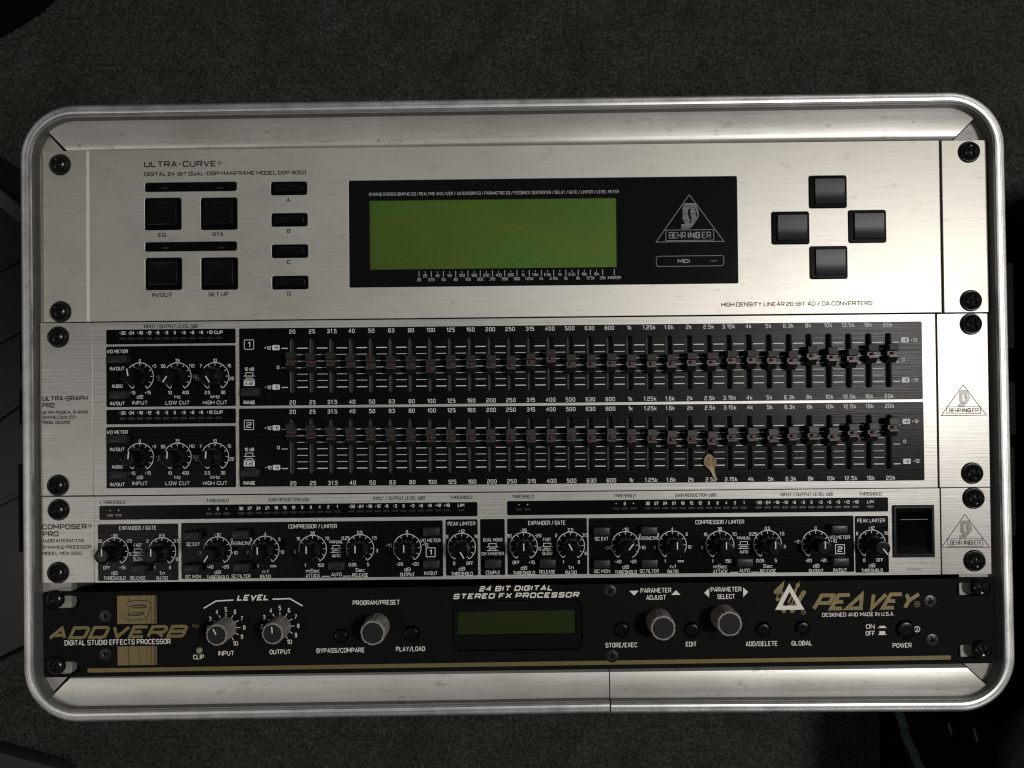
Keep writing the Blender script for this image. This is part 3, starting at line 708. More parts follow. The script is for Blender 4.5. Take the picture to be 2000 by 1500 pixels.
# ================================================================== the dynamics processor (one unit)
DX = Unit('dynamics_processor', 'silver one-unit dynamics processor with black sub-panels, many black knobs and a square power switch', 'rack unit',
          ((80, 970.5), (1935.5, 952.5), (1936.5, 1121), (80.5, 1139.5)))
def run_dynamics():
    U = DX; y1 = U.fr.y1; xe0, xe1 = -U.fr.x1, U.fr.x1
    xa, xc = U.l(184, 1050).x, U.l(1836.5, 1040).x
    plate('ear', U.root, rr((xe0+xa)/2-.15, 0, xa-xe0-.3, 2*y1, .4), [], -3, -0.35, M['brush'], .15)
    plate('ear', U.root, rr((xe1+xc)/2+.4, 0, xe1-xc-.8, 2*y1, .4), [], -3, -0.35, M['brush'], .15)
    sw = U.l(1783.5, 1037)
    plate('front_plate', U.root, rr((xa+xc)/2, 0, xc-xa, 2*y1, .4), [rr(sw.x, sw.y, 78/S, 100/S, .2)], -2.2, 0.0, M['brush'], .12)
    def field(c, w_, h_, name='printed_field', m='field', zt=.14):
        p = U.l(*c); return plate(name, U.root, rr(p.x, p.y, w_/S, h_/S, .7), [], 0.01, zt, M[m], .03)
    for c, w_, h_ in (((270, 1078.5), 157.5, 110.5), ((609.5, 1073.5), 511.5, 109.5), ((902, 1069.2), 62.5, 109.5), ((962.2, 1068.5), 48, 109.5),
                      ((1068.8, 1067), 155.5, 109.3), ((1408.6, 1064.3), 516, 109.3), ((1702.6, 1062.8), 65, 110)): field(c, w_, h_)
    P = 'lettering'; b = U.mb(P, 'white')
    def leds(o, pts):
        for q in pts: link('led', shared('led', lambda: MB().box(-1.6, 1.6, -.55, .55, .18, .27).mesh('led')), M['led'], o, (q.x, q.y-9.5/S, 0))
    def row(o, words, a, c, n):
        A, C = U.l(*a), U.l(*c); pts = []
        for i, s_ in enumerate(words):
            q = A+(C-A)*(i/(n-1)); pts.append(q)
            text(b, s_, q.x, q.y, 6.4/S, tw(s_, 3.6, .85)/S, z=TZ, wt=.17)
        leds(o, pts)
    gr = '30 27 24 21 18 15 12 9 6 4 2 1'.split(); io = '-30 -24 -18 -12 -6 -3 0 +3 +6 +9 +12 +18'.split()
    o = field((563, 998), 740, 27.6, 'meter_window', 'window', .2)
    row(o, '-+', (215.5, 997), (232.3, 996.6), 2); row(o, '-0+', (408.6, 993.8), (442.7, 993.3), 3)
    row(o, gr, (471.3, 993), (658.8, 989.4), 12); row(o, io, (687.2, 989), (872.7, 986.8), 12); row(o, ['LIM'], (900.5, 986.5), (910, 986.4), 2)
    o = field((1362, 988.8), 742, 27.6, 'meter_window', 'window', .2)
    row(o, '-+', (1013.5, 985.6), (1030.6, 985.3), 2); row(o, '-0+', (1203.3, 983.6), (1237, 983.1), 3)
    row(o, gr, (1265, 983), (1452.3, 981.8), 12); row(o, io, (1481.4, 981.4), (1670.6, 980.2), 12); row(o, ['LIM'], (1699.5, 979.8), (1709, 979.7), 2)
    T = lambda s_, u, v, w_: U.t(s_, u, v, 6.8, w_, 'black', z=.06, wt=.16)
    T('+', 195.5, 981.6, 4); T('THRESHOLD', 223, 981, 44); T('THRESHOLD', 425, 978.2, 44); T('GAIN REDUCTION (dB)', 564.6, 975.8, 80); T('INPUT / OUTPUT LEVEL (dB)', 779.5, 972.8, 101)
    T('THRESHOLD', 901, 971.4, 43); T('THRESHOLD', 1021.7, 970, 43); T('THRESHOLD', 1220, 968, 43); T('GAIN REDUCTION (dB)', 1358.6, 967, 80); T('INPUT / OUTPUT LEVEL (dB)', 1576, 965.3, 102); T('THRESHOLD', 1700, 964.5, 43)
    W = lambda s_, u, v, w_, h=7.0: U.t(s_, u, v, h, w_, 'white', P, wt=.135)
    thr = {'T': '-35', 'UL': '50', 'UR': '-20', 'R3': '0', 'BL': 'OFF', 'BR': '+15'}
    rat = {'T': '2.5', 'UL': '2', 'UR': '3.5', 'R6': '6', 'BL': '1', 'BR': '8'}
    cth = {'T': '-10', 'UR': '0', 'R': '+10', 'L': '-30', 'BL': '-40', 'BR': '+20'}
    crt = {'T': '4', 'UL': '3', 'UR': '6', 'R': '10', 'L': '2', 'BL': '1', 'BR': '~'}
    att = {'T': '30', 'UL': '15', 'UR': '70', 'L': '6', 'BL': '1', 'BR': '150'}
    rel = {'T': '0.5', 'UL': '0.25', 'UR': '1.5', 'R': '3', 'BL': '0.05', 'BR': '5'}
    out = {'T': '0', 'LU': '-10', 'RU': '+10', 'BL': '-20', 'BR': '+20'}
    pk = {'T': '+12', 'UL': '6', 'UR': '16', 'BL': '0', 'BR': 'OFF'}
    for k in (0, 1):
        D = lambda c, lab, un, nm, an, nw: dial(U, c[0], c[1], lab, un, nm, an, names=(42, 51.8), nw=nw)
        D(((223.9, 1077), (1022.8, 1066.7))[k], thr, 'dB', 'THRESHOLD', (0, -2)[k], 43)
        D(((316.9, 1077), (1114.6, 1065.8))[k], rat, '1:n', 'RATIO', (0, -27)[k], 22)
        D(((425.2, 1075.3), (1221.4, 1065))[k], cth, 'dB', 'THRESHOLD', (213, 38)[k], 43)
        D(((518.4, 1073.8), (1313.3, 1064))[k], crt, 'n:1', 'RATIO', (0, 0)[k], 21)
        D(((611, 1072.3), (1406, 1064))[k], att, 'mSec', 'ATTACK', 0, 28)
        D(((703.4, 1071), (1499, 1063))[k], rel, 'Sec', 'RELEASE', 0, 31)
        D(((795.4, 1069.8), (1593, 1062.6))[k], out, 'dB', 'OUTPUT', 0, 28.5)
        D(((901.9, 1068.4), (1702, 1062))[k], pk, 'dB', 'THRESHOLD', (150, 141)[k], 42)
        W('EXPANDER / GATE', *((269.5, 1031), (1068, 1021))[k], 73, 8); W('COMPRESSOR / LIMITER', *((611, 1027.7), (1405.5, 1019.3))[k], 95, 8)
        W('PEAK LIMITER', *((901.5, 1022.5), (1701, 1016.5))[k], 54, 7.5)
        x, y = ((269.7, 1064.5), (1068.3, 1053.5))[k]
        W('FAST', x, y, 15.5, 6.4); W('SLOW', x+1, y+27, 20, 6.4)
        p = U.l(x+.5, y+10.8); sym_up(b, p.x, p.y); p = U.l(x+.5, y+18.6); sym_dn(b, p.x, p.y)
        W('RELEASE', *((269.7, 1128.6), (1069, 1116.5))[k], 31, 6.8)
        W('SC EXT', *((378, 1062.7), (1175, 1052))[k], 26.5); W('SC MON', *((377.8, 1126), (1176, 1115.5))[k], 31, 6.8)
        W('INTERACTIVE', *((471.5, 1061), (1267.3, 1051))[k], 40, 6.8); W('SC FILTER', *((471.3, 1125), (1268, 1115))[k], 37, 6.8)
        x, y = ((656.9, 1058), (1452.5, 1050.3))[k]
        W('MANUAL', x, y, 26.5, 6.4); W('AUTO', x, y+27, 16.5, 6.4)
        p = U.l(x, y+10.7); sym_up(b, p.x, p.y); p = U.l(x, y+18.4); sym_dn(b, p.x, p.y)
        x, y = ((657.3, 1121.7), (1454, 1114))[k]; W('AUTO', x, y, 20)
        for s_ in (-20.5, 20.5): p = U.l(x+s_, y+3.4-s_*.009); own(b, lambda q: ribbon(q, [(p.x-8/S, p.y), (p.x+8/S, p.y)], 1.3/S, TZ), 'link_line')
        x, y = ((841, 1055.4), (1640, 1049.3))[k]; W('I/O METER', x, y, 39); W('IN/OUT', x+.6, y+63.8, 26.5)
        p = U.l(x+.2, y+23.1); box_line(b, p.x, p.y, 17.5/S, 17.5/S, 1.4/S, TZ); text(b, '12'[k], p.x, p.y, 10.5/S, (4.5 if k == 0 else 9.5)/S, z=TZ, wt=.17)
    W('DUAL MONO', 962.5, 1054, 37.5, 6.4); W('CH 1 MASTER', 962.5, 1081.2, 43.5, 6.4); W('COUPLE', 962.7, 1118, 28)
    p = U.l(962, 1065); sym_up(b, p.x, p.y); p = U.l(962, 1073); sym_dn(b, p.x, p.y)
    for u, v in ((372, 1048), (372, 1112), (467.4, 1045), (470, 1109), (267.6, 1113), (655.7, 1106), (841.6, 1039), (841.6, 1103), (963, 1102), (1070, 1101),
                 (1176, 1038), (1176.5, 1102), (1268.7, 1037), (1269.6, 1101.5), (1456, 1099.5), (1641, 1034), (1644, 1098)): push(U, u, v, 30, 15, 5.0)
    T = lambda *a_, **k: U.t(*a_, m='black', z=-.29, **{'xs': 1.6, **k, 'wt': k.get('wt', .15)+.035})
    T('COMPOSER', 125, 1029, 10, 88, wt=.17, rad=1.5); T('PRO', 98, 1043, 10, 31, wt=.17); T('AUDIO INTERACTIVE', 123, 1056.3, 6.6, 83, wt=.14)
    T('DYNAMICS PROCESSOR', 130, 1068.8, 6.6, 97, wt=.14); T('MODEL MDX 2200', 121, 1081, 6.6, 79, wt=.14)
    U.t('POWER', 1785, 1112.2, 6, 26, 'grey', 'power_lettering', z=.06, wt=.11)
    rg = U.mb('lettering', 'black'); p = U.l(175, 1027); ring(rg, p.x, p.y, .85, .18, -.29); text(rg, 'R', p.x, p.y, 1.0, z=-.29, wt=.2)
    ear_logo(U, (1885.5, 1005), (1839, 1070.3), (1933.5, 1068.7), (1886.5, 1060, 68, 15), 'black', z=-.29, wd=1.3, fs=.85)
    U.flush()
    # power switch: bezel frame, sloping well, rocker
    fr = plate('power_switch', U.root, rr(sw.x, sw.y, 79.5/S, 101.5/S, .3), [rr(sw.x+.1, sw.y+.2, 68/S, 86/S, .3)], -2.2, 1.2, M['key'], .25)
    bx = MB(); W2, H2 = 34/S, 43/S
    bx.loft([[(sw.x+.1+x, sw.y+.2+y, 1.0) for x, y in ((-W2, -H2), (W2, -H2), (W2, H2), (-W2, H2))],
             [(sw.x+.1+x*.85, sw.y+.6+y*.75, -3.4) for x, y in ((-W2, -H2), (W2, -H2), (W2, H2), (-W2, H2))]], False, True)
    link('switch_well', bx.mesh('switch_well'), M['well'], fr)
    rk = MB(); xs_ = 28.5/S; ya, yb = U.l(1783, 1011.5).y, U.l(1783, 1067).y
    pr = [(ya+2.5, -3.2), (ya, 1.0), (ya-.5, 1.2), ((ya+yb)/2, -0.9), (yb, -1.6), (yb-.3, -3.2)]
    n = len(pr); rk.add([(sw.x-xs_, y, z) for y, z in pr]+[(sw.x+xs_, y, z) for y, z in pr], [(i, n+i, n+i+1, i+1) for i in range(n-1)]+[tuple(range(n)), tuple(reversed(range(n, 2*n)))])
    ro = link('rocker', rk.mesh('rocker'), M['keyrim'], fr)
    link('rocker_ridge', MB().box(sw.x-xs_+.6, sw.x+xs_-.8, ya-.75, ya-.4, .9, 1.45).mesh('rocker_ridge'), M['ridge'], fr)  # ridge added to carry the painted light line
    for (u, v), r in zip(((109, 997), (1907, 974), (108, 1120.5), (1909, 1097)), (.55, .1, .6, 0.0)): rack_screw(U, u, v, r, -.35)
run_dynamics()

# ================================================================== the black effects processor (bottom)
PV = Unit('effects_processor', 'black effects processor with gold lettering and grey knobs, lowest in the case', 'rack unit',
          ((84, 1156), (1939.6, 1130), (1942, 1294), (86, 1325)), 2.2)
def gk_mesh(R1):
    def fl(a, z):
        if z < 1.0: return 1.0
        q = (a/(2*math.pi)*7) % 1.0
        return 0.945 if q < 0.13 else 1.0
    return MB().lathe([(R1, .4), (R1*1.0, 1.2), (R1*.975, 12.2), (R1*.95, 13.1), (R1*.90, 13.5), (R1*.80, 13.55), (R1*.78, 13.2)], 112, flute=fl).mesh('grey_knob', 40)
def run_effects():
    U = PV; y1 = U.fr.y1; x1 = U.fr.x1
    holes = []
    for u, v in ((121.5, 1177), (121.5, 1306), (1901, 1151), (1903, 1272.5)):
        p = U.l(u, v); holes.append(rr(p.x, p.y, 67/S, 26/S, 3.3))
    dc = U.l(1010, 1221.5); holes.append(rr(dc.x, dc.y, 253/S, 98/S, 3.2))
    bt = [(666.5, 1242.5, 14), (803, 1237, 14.5), (1214, 1229.5, 14), (1351, 1230, 14.5), (1490, 1229.5, 14), (1567, 1226.5, 14), (1768, 1230, 18)]
    for u, v, r in bt: p = U.l(u, v); holes.append(circ(p.x, p.y, (r+1)/S))
    plate('front_plate', U.root, rr(0, 0, 2*x1, 2*y1, .9), holes, -2.2, 0.0, M['powder'], .3)
    # turned-back upper and lower flanges
    link('flange', MB().box(-x1+8, x1-8, y1-.9, y1-.1, -14, -2.0).mesh('flange'), M['powder'], U.root)
    # display: smoked window, screen
    g = plate('display_window', U.root, rr(dc.x, dc.y, 250/S, 95/S, 3.0), [rr(*U.l(1009.5, 1217.5), 233/S, 46/S, .8)], -2.6, -.9, M['glass'], .1)
    q = U.l(1009.5, 1217.5); link('green_screen', MB().box(q.x-31.5, q.x+31.5, q.y-7, q.y+7, -3.1, -2.5).mesh('green_screen'), M['lcd2'], g)
    # buttons
    for u, v, r in bt:
        p = U.l(u, v)
        key = ('rb', r); rm = r/S-.35
        link('round_button', shared(key, lambda: MB().lathe([(rm, -2), (rm, 1.0), (rm*.96, 1.35), (rm*.86, 1.5), (rm*.4, 1.42), (.2, 1.4)], 32).mesh('round_button', 40)), M['key'], U.root, (p.x, p.y, .2))
    # gold print
    z = .12; gb = U.mb('gold_print', 'gold'); bb = U.mb('stripe_lines', 'black')
    p = U.l(1012, 1296.8); own(gb, lambda m_: m_.poly(rr(p.x, p.y, 1683/S, 8/S, 1.0), z), 'gold_stripe')
    for c, w_, h_ in (((267.5, 1190.7), 77, 55), ((268.3, 1280.5), 77, 37)):
        p = U.l(*c); own(gb, lambda m_: m_.poly(rr(p.x, p.y, w_/S, h_/S), z), 'gold_block')
        for u in (251.4, 272, 287.4, 295.4, 302, 304): q = U.l(u, c[1]); ribbon(bb, [(q.x, p.y-h_/2/S), (q.x, p.y+h_/2/S)], .26, z+.05)
    for wt, m, zz in ((.29, 'black', z+.1), (.20, 'gold', z+.15)):
        p = U.l(268, 1191.5); text(U.mb('numeral_print', m), '3', p.x, p.y, (36 if m == 'gold' else 39)/S, (48 if m == 'gold' else 51)/S, z=zz, wt=wt, shear=.34, rad=1.6)
    U.t('ADDVERB', 232, 1234.5, 25, 266, 'gold', 'title_print', z=z, wt=.24, shear=.5, rad=1.4, gap=.2, xs=1.45)
    U.t('TM', 381, 1223, 6.5, 13, 'gold', 'title_print', z=z, wt=.14)
    U.t('DIGITAL STUDIO EFFECTS PROCESSOR', 230, 1254, 10.5, 208, 'cream', 'lettering', z=z, wt=.15, rad=2.6)
    F = lambda s_, u, v, w_, h=9.4, wt=.15: U.t(s_, u, v, h, w_, 'cream', 'lettering', z=z, wt=wt, rad=2.6)
    for a_ in (('CLIP', 388, 1283, 21.5), ('INPUT', 442, 1275.7, 31), ('OUTPUT', 547.3, 1273, 41.5), ('PROGRAM/PRESET', 735, 1176.7, 92), ('BYPASS/COMPARE', 665.5, 1270, 94), ('PLAY/LOAD', 802, 1267.3, 57),
               ('STORE/EXEC', 1213.5, 1259.7, 62), ('PARAMETER', 1281, 1153, 60), ('ADJUST', 1281.5, 1166.7, 39), ('PARAMETER', 1418, 1151, 60), ('SELECT', 1418, 1165, 34.5),
               ('EDIT', 1350, 1258, 21), ('ADD/DELETE', 1487.5, 1257, 62), ('GLOBAL', 1566, 1256, 40.5), ('ON', 1699.5, 1223.5, 17), ('OFF', 1699.8, 1236.7, 18.5), ('POWER', 1761.7, 1260.3, 37)): F(*a_)
    F('DESIGNED AND MADE IN U.S.A.', 1676, 1199.8, 140, 7.8)
    for s_, u, v, w_, h in (('24 BIT DIGITAL', 1008.5, 1148.8, 143, 10.5), ('STEREO FX PROCESSOR', 1008.5, 1163, 245, 10.5), ('LEVEL', 495, 1167, 62, 11.5)):
        U.t(s_, u, v, h, w_, 'cream', 'bold_lettering', z=z, wt=.235, shear=.3, rad=1.3, gap=.8, xs=1.3)
    cb = U.mb('lettering', 'cream')
    L = lambda pts, wd: own(cb, lambda m_: ribbon(m_, [tuple(U.l(*q)) for q in pts], wd/S, z), 'bracket_line')
    L([(398, 1188), (422, 1173.8), (456, 1171.8)], 2.5); L([(532.5, 1170.2), (566, 1169), (591, 1183.3)], 2.5)
    for pts in (((1229, 1154), (1247.5, 1153.5), (1238.5, 1163)), ((1311, 1162), (1329, 1161.7), (1320, 1152.5)), ((1385, 1149), (1385, 1167), (1375.3, 1157.7)), ((1451.3, 1147.5), (1451.5, 1166), (1461.3, 1156))):
        own(cb, lambda m_: m_.poly([tuple(U.l(*q)) for q in pts], z), 'arrow_mark')
    for cu, cv in ((441.8, 1226), (547.2, 1223)):
        c = U.l(cu, cv)
        for k, a in enumerate(range(-120, 151, 30)):
            a_ = math.radians(a); s_ = str(k+1)
            if k < 1: continue
            seg(U.mb('tick_marks', 'cream'), (c.x+20.5/S*math.sin(a_), c.y+20.5/S*math.cos(a_)), (c.x+28/S*math.sin(a_), c.y+28/S*math.cos(a_)), 1.3/S, z)
            text(cb, s_, c.x+35.5/S*math.sin(a_), c.y+35.5/S*math.cos(a_), 9/S, (4.6 if len(s_) == 1 else 10)/S, z=z, wt=.14, rad=2.2)
    # on / off symbols, power symbol
    for v, h in ((1223.5, 3.2), (1237, 6.5)):
        p = U.l(1723, v); own(cb, lambda m_: m_.poly([(p.x-8.5/S, p.y-3/S), (p.x+8.5/S, p.y-3/S), (p.x+8.5/S, p.y-2/S), (p.x+6/S, p.y-2/S), (p.x+5.5/S, p.y+(h-3)/S+1/S), (p.x-5.5/S, p.y+(h-3)/S+1/S), (p.x-6/S, p.y-2/S), (p.x-8.5/S, p.y-2/S)], z), 'switch_symbol')
    p = U.l(1791, 1228.7); ring(cb, p.x, p.y, 5.2/S, 1.5/S, z); own(cb, lambda m_: seg(m_, (p.x, p.y-3/S), (p.x, p.y+3/S), 1.6/S, z), 'power_mark')
    # maker's mark: brush strokes, white triangle, slanted gold name
    sb = U.mb('brush_stroke_print', 'gold')
    for pts in (((1515, 1156), (1527, 1143), (1519, 1170)), ((1519, 1170), (1531, 1158)), ((1541, 1178), (1558, 1143), (1541, 1188)), ((1548, 1193), (1570, 1156)), ((1526, 1180), (1531, 1194))):
        ribbon(sb, [tuple(U.l(*q)) for q in pts], 8.5/S, z)
    for q in ((1515, 1156), (1527, 1144), (1519, 1170), (1558, 1143), (1570, 1157), (1531, 1193), (1547, 1193)): sb.poly(circ(*U.l(*q), 4.2/S, 12), z+.01)
    A, B_, C = U.l(1541.5, 1147.5), U.l(1520.5, 1187), U.l(1564, 1186.5)
    own(cb, lambda m_: ribbon(m_, [(A.x, A.y), (B_.x, B_.y), (C.x, C.y)], 8/S, z+.08, True), 'triangle_mark')
    U.t('PE#VEY', 1692, 1174.5, 33, 196, 'gold', 'name_print', z=z, wt=.22, shear=.62, rad=.01, gap=.35, xs=1.3)
    gn = U.mb('name_print', 'gold')
    for q, r in (((1791, 1180), 5.5), ((1569.5, 1196), 4)): p = U.l(*q); ring(gn, p.x, p.y, r/S, .9/S, z); text(gn, 'R', p.x, p.y, r*1.0/S, z=z, wt=.17)
    U.flush()
    # clip lamp
    p = U.l(389.5, 1270); link('clip_lamp', MB().lathe([(1.7, 0), (1.6, .7), (1.1, 1.2), (.3, 1.4)], 20).mesh('clip_lamp', 60), M['gknob'], U.root, (p.x, p.y, 0))
    # knobs
    for u, v, R1, ang, tip in ((441, 1226, 5.65, -27, True), (546.8, 1223.3, 5.65, -4, True), (736.5, 1222, 6.5, 20, False), (1286.5, 1212.8, 6.5, 5, False), (1412.5, 1204.8, 6.5, 40, False)):
        p = U.l(u, v)
        k = link('grey_knob', shared(('gk', R1), lambda: gk_mesh(R1)), M['gknob'], U.root, (p.x, p.y, 0), -math.radians(ang))
        link('knob_cap', shared(('gc', R1), lambda: MB().lathe([(R1*.79, 12.9), (R1*.79, 13.5), (R1*.76, 13.68), (R1*.3, 13.7)], 40).mesh('knob_cap', 40)), M['gcap'], k)
        if tip: link('pointer_line', shared('gp', lambda: MB().box(-.28, .28, .3, 3.5, 13.5, 13.85).mesh('pointer_line')), M['line'], k)
    fs = shared('fscrew', flat_screw_mesh)
    for u, v, r in ((206, 1203.5, .2), (206.5, 1278, .5), (1191.5, 1154, .3), (1195.5, 1281.5, .1), (1816.5, 1174.5, .2), (1820.5, 1250, .4)):
        p = U.l(u, v); link('countersunk_screw', fs, M['washer'], U.root, (p.x, p.y, 0), r)
    for (u, v), r in zip(((105, 1172), (107, 1302), (1916, 1148.5), (1919, 1270.5)), (.5, .7, .15, .15)): rack_screw(U, u, v, r, 0, False, 2.5)
run_effects()

# ================================================================== the flight case
RF = Frame((43, 204), (1969, 176.5), (1980, 1390), (37.5, 1415), 2.5)
case = thing('flight_case', 'shallow rack flight case with a ridged aluminium rim and rounded corners around the four units', 'flight case', (RF.c.x*.001, RF.c.y*.001, 0), RF.a)
def cl(u, v, z=0.0): return RF.w2l(px2w(u, v, z))
def run_case():
    HZ = Z0*1000
    W_, H_, R_ = RF.x1, RF.y1, 28.0
    prof = [(0.1, -14), (0.0, 0.0), (0.15, 1.6), (0.7, 2.7), (1.3, 3.3), (1.8, 3.4), (2.2, 2.7), (2.7, 2.75), (3.1, 3.3), (3.9, 3.4), (4.8, 3.1), (5.3, 3.4), (5.7, 4.8), (6.1, 5.6), (6.6, 5.7), (7.0, 5.1), (7.15, 4.2)]
    wall = [(7.15, 4.2), (7.5, 0.0), (7.7, -9.0)]
    sx = cl(1193.5, 1400, 5).x
    # path round the case, starting and ending at the seam in the bottom side
    path = []
    def corner(cx, cy, a0):
        for i in range(15):
            a = math.radians(a0+90*i/14); path.append(('c', cx, cy, math.cos(a), math.sin(a)))
    def side(x0, y0, x1, y1, nx, ny, n):
        for i in range(n+1): t = i/n; path.append(('s', x0+(x1-x0)*t, y0+(y1-y0)*t, nx, ny))
    gap = .35
    side(sx+gap, -H_, W_-R_, -H_, 0, -1, 8); corner(W_-R_, -H_+R_, -90); side(W_, -H_+R_, W_, H_-R_, 1, 0, 8); corner(W_-R_, H_-R_, 0)
    side(W_-R_, H_, -W_+R_, H_, 0, 1, 14); corner(-W_+R_, H_-R_, 90); side(-W_, H_-R_, -W_, -H_+R_, -1, 0, 8); corner(-W_+R_, -H_+R_, 180); side(-W_+R_, -H_, sx-gap, -H_, 0, -1, 8)
    def bend(x, y):
        if y < -H_+20:
            k = (x+W_)/(sx+W_) if x < sx else (W_-x)/(W_-sx)*1.0
            return y+1.5*max(0, min(1, k))*(1 if x < sx-.3 else .82)
        return y
    def sweep(nm, prof_, mt, sm):
        rings = []
        for kind, x, y, nx, ny in path:
            rg = []
            for d, z in prof_:
                px_, py_ = (x-nx*d, y-ny*d) if kind == 's' else (x+nx*(R_-d), y+ny*(R_-d))
                rg.append((px_, bend(px_, py_), z+HZ))
            rings.append(rg)
        n = len(prof_); mb = MB()
        fs = [(i*n+j, i*n+j+1, (i+1)*n+j+1, (i+1)*n+j) for i in range(len(rings)-1) for j in range(n-1)]
        if n > 5: fs += [tuple(range(n)), tuple(reversed(range((len(rings)-1)*n, len(rings)*n)))]
        mb.add([p for r in rings for p in r], fs)
        link(nm, mb.mesh(nm, sm), M[mt], case)
    sweep('edge_moulding', [(d, z*.85 if z > 0 else z) for d, z in prof], 'rim', 28)
    sweep('inner_wall', [(d, z*.85 if z > 0 else z) for d, z in wall], 'inner_wall', 28)
    # inner lip in mitred lengths
    I = [cl(147, 299.5, -2), cl(1864, 274.5, -2), cl(1878, 1291, -2), cl(131, 1322, -2)]
    iy0, iy1 = (I[0].y+I[1].y)/2, (I[2].y+I[3].y)/2; ix0, ix1 = (I[0].x+I[3].x)/2, (I[1].x+I[2].x)/2
    o = 7.3; ox0, ox1, oy0, oy1 = -W_+o, W_-o, H_-o, -H_+o
    def lip(name, oa, ob, ia, ib, zs):
        rows = []
        for t, z in zs:
            rows.append([(oa[0]+(ia[0]-oa[0])*t, oa[1]+(ia[1]-oa[1])*t), (ob[0]+(ib[0]-ob[0])*t, ob[1]+(ib[1]-ob[1])*t), z])
        mb = MB(); N = 12; vs = []
        for a, b, z in rows:
            for i in range(N+1): s_ = i/N; vs.append((a[0]+(b[0]-a[0])*s_, bend(0, 0)*0+a[1]+(b[1]-a[1])*s_, z+HZ))
        fs = [(r*(N+1)+i, r*(N+1)+i+1, (r+1)*(N+1)+i+1, (r+1)*(N+1)+i) for r in range(len(rows)-1) for i in range(N)]
        nv = len(vs); vs2 = [(x, y, HZ-9) for x, y, z in vs]
        m_ = len(rows)
        edge = [i for i in range(N+1)]+[(r+1)*(N+1)+N for r in range(m_-1)]+[(m_-1)*(N+1)+i for i in range(N-1, -1, -1)]+[r*(N+1) for r in range(m_-2, 0, -1)]
        fs += [(edge[i], nv+edge[i], nv+edge[(i+1) % len(edge)], edge[(i+1) % len(edge)]) for i in range(len(edge))]
        mb.add(vs+vs2, fs)
        me = mb.mesh(name, 40); bm = bmesh.new(); bm.from_mesh(me); bmesh.ops.recalc_face_normals(bm, faces=bm.faces); bm.to_mesh(me); bm.free()
        return link(name, me, M['case_alu' if name == 'lip_strip' else 'side'], case)
    zt = [(0, -1.2), (.25, -.5), (.5, -.15), (.75, -.1), (.88, -.3), (.95, -.9), (1, -2.6)]
    zb = [(0, -.2), (.25, .3), (.5, .4), (.75, .2), (.9, -.2), (1, -2.4)]
    g = .8
    lip('lip_strip', (ox0+g, oy0), (ox1-g, oy0), (ix0+g, iy0), (ix1-g, iy0), zt)
    lip('lip_strip', (ox0+g, oy1), (sx-.25, oy1), (ix0+g, iy1), (sx-.25, iy1), zb)
    lip('lip_strip', (sx+.25, oy1), (ox1-g, oy1), (sx+.25, iy1), (ix1-g, iy1), zb)
    zsd = [(0, .2), (.2, .4), (.55, .2), (.8, -.6), (1, -3.3)]
    # side lengths lie lower, under the ears
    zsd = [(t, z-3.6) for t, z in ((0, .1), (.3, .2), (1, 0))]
    rx0, rx1 = cl(141, 1250, -4).x, cl(1873, 1150, -4).x
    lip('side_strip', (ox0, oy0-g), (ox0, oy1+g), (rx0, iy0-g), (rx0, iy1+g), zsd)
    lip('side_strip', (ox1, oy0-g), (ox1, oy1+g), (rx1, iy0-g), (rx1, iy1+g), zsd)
    # laminated walls under the moulding
    outer = rr(0, 0, 2*W_-3, 2*H_-3, R_-1.5, 8); inner = rr(0, 0, 2*W_-2*11.5, 2*H_-2*11.5, R_-8, 8)
    plate('case_wall', case, outer, [inner], 8, HZ-6.2, M['shell'], 0)
    plate('case_back', case, rr(0, 0, 2*W_-3, 2*H_-3, R_-1.5, 8), [], 0.5, 7.8, M['shell'], 0)
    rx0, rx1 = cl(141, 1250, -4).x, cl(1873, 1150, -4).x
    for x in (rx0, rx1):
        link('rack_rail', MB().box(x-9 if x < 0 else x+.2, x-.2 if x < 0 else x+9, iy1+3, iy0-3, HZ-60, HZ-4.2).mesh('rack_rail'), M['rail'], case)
    # hinges and catches on the side walls, a little below the rim
    for u, va, vb, wz in ((1981, 512, 682, -22), (1984.5, 744, 850, -22), (1984, 872, 1048, -22), (38, 655, 735, -14), (36.5, 760, 830, -14), (35, 905, 1080, -14)):
        a, b = cl(u, va, wz), cl(u, vb, wz); x = (a.x+b.x)/2; s_ = 1 if x > 0 else -1
        xo, xi = x, s_*(W_-1.5)
        link('side_catch', rbox_mesh('side_catch', abs(xo-xi)+.1, abs(a.y-b.y), HZ+wz-14, HZ+wz, 1.2, .3), M['catch'], case, ((xo+xi)/2, (a.y+b.y)/2, 0))
run_case()

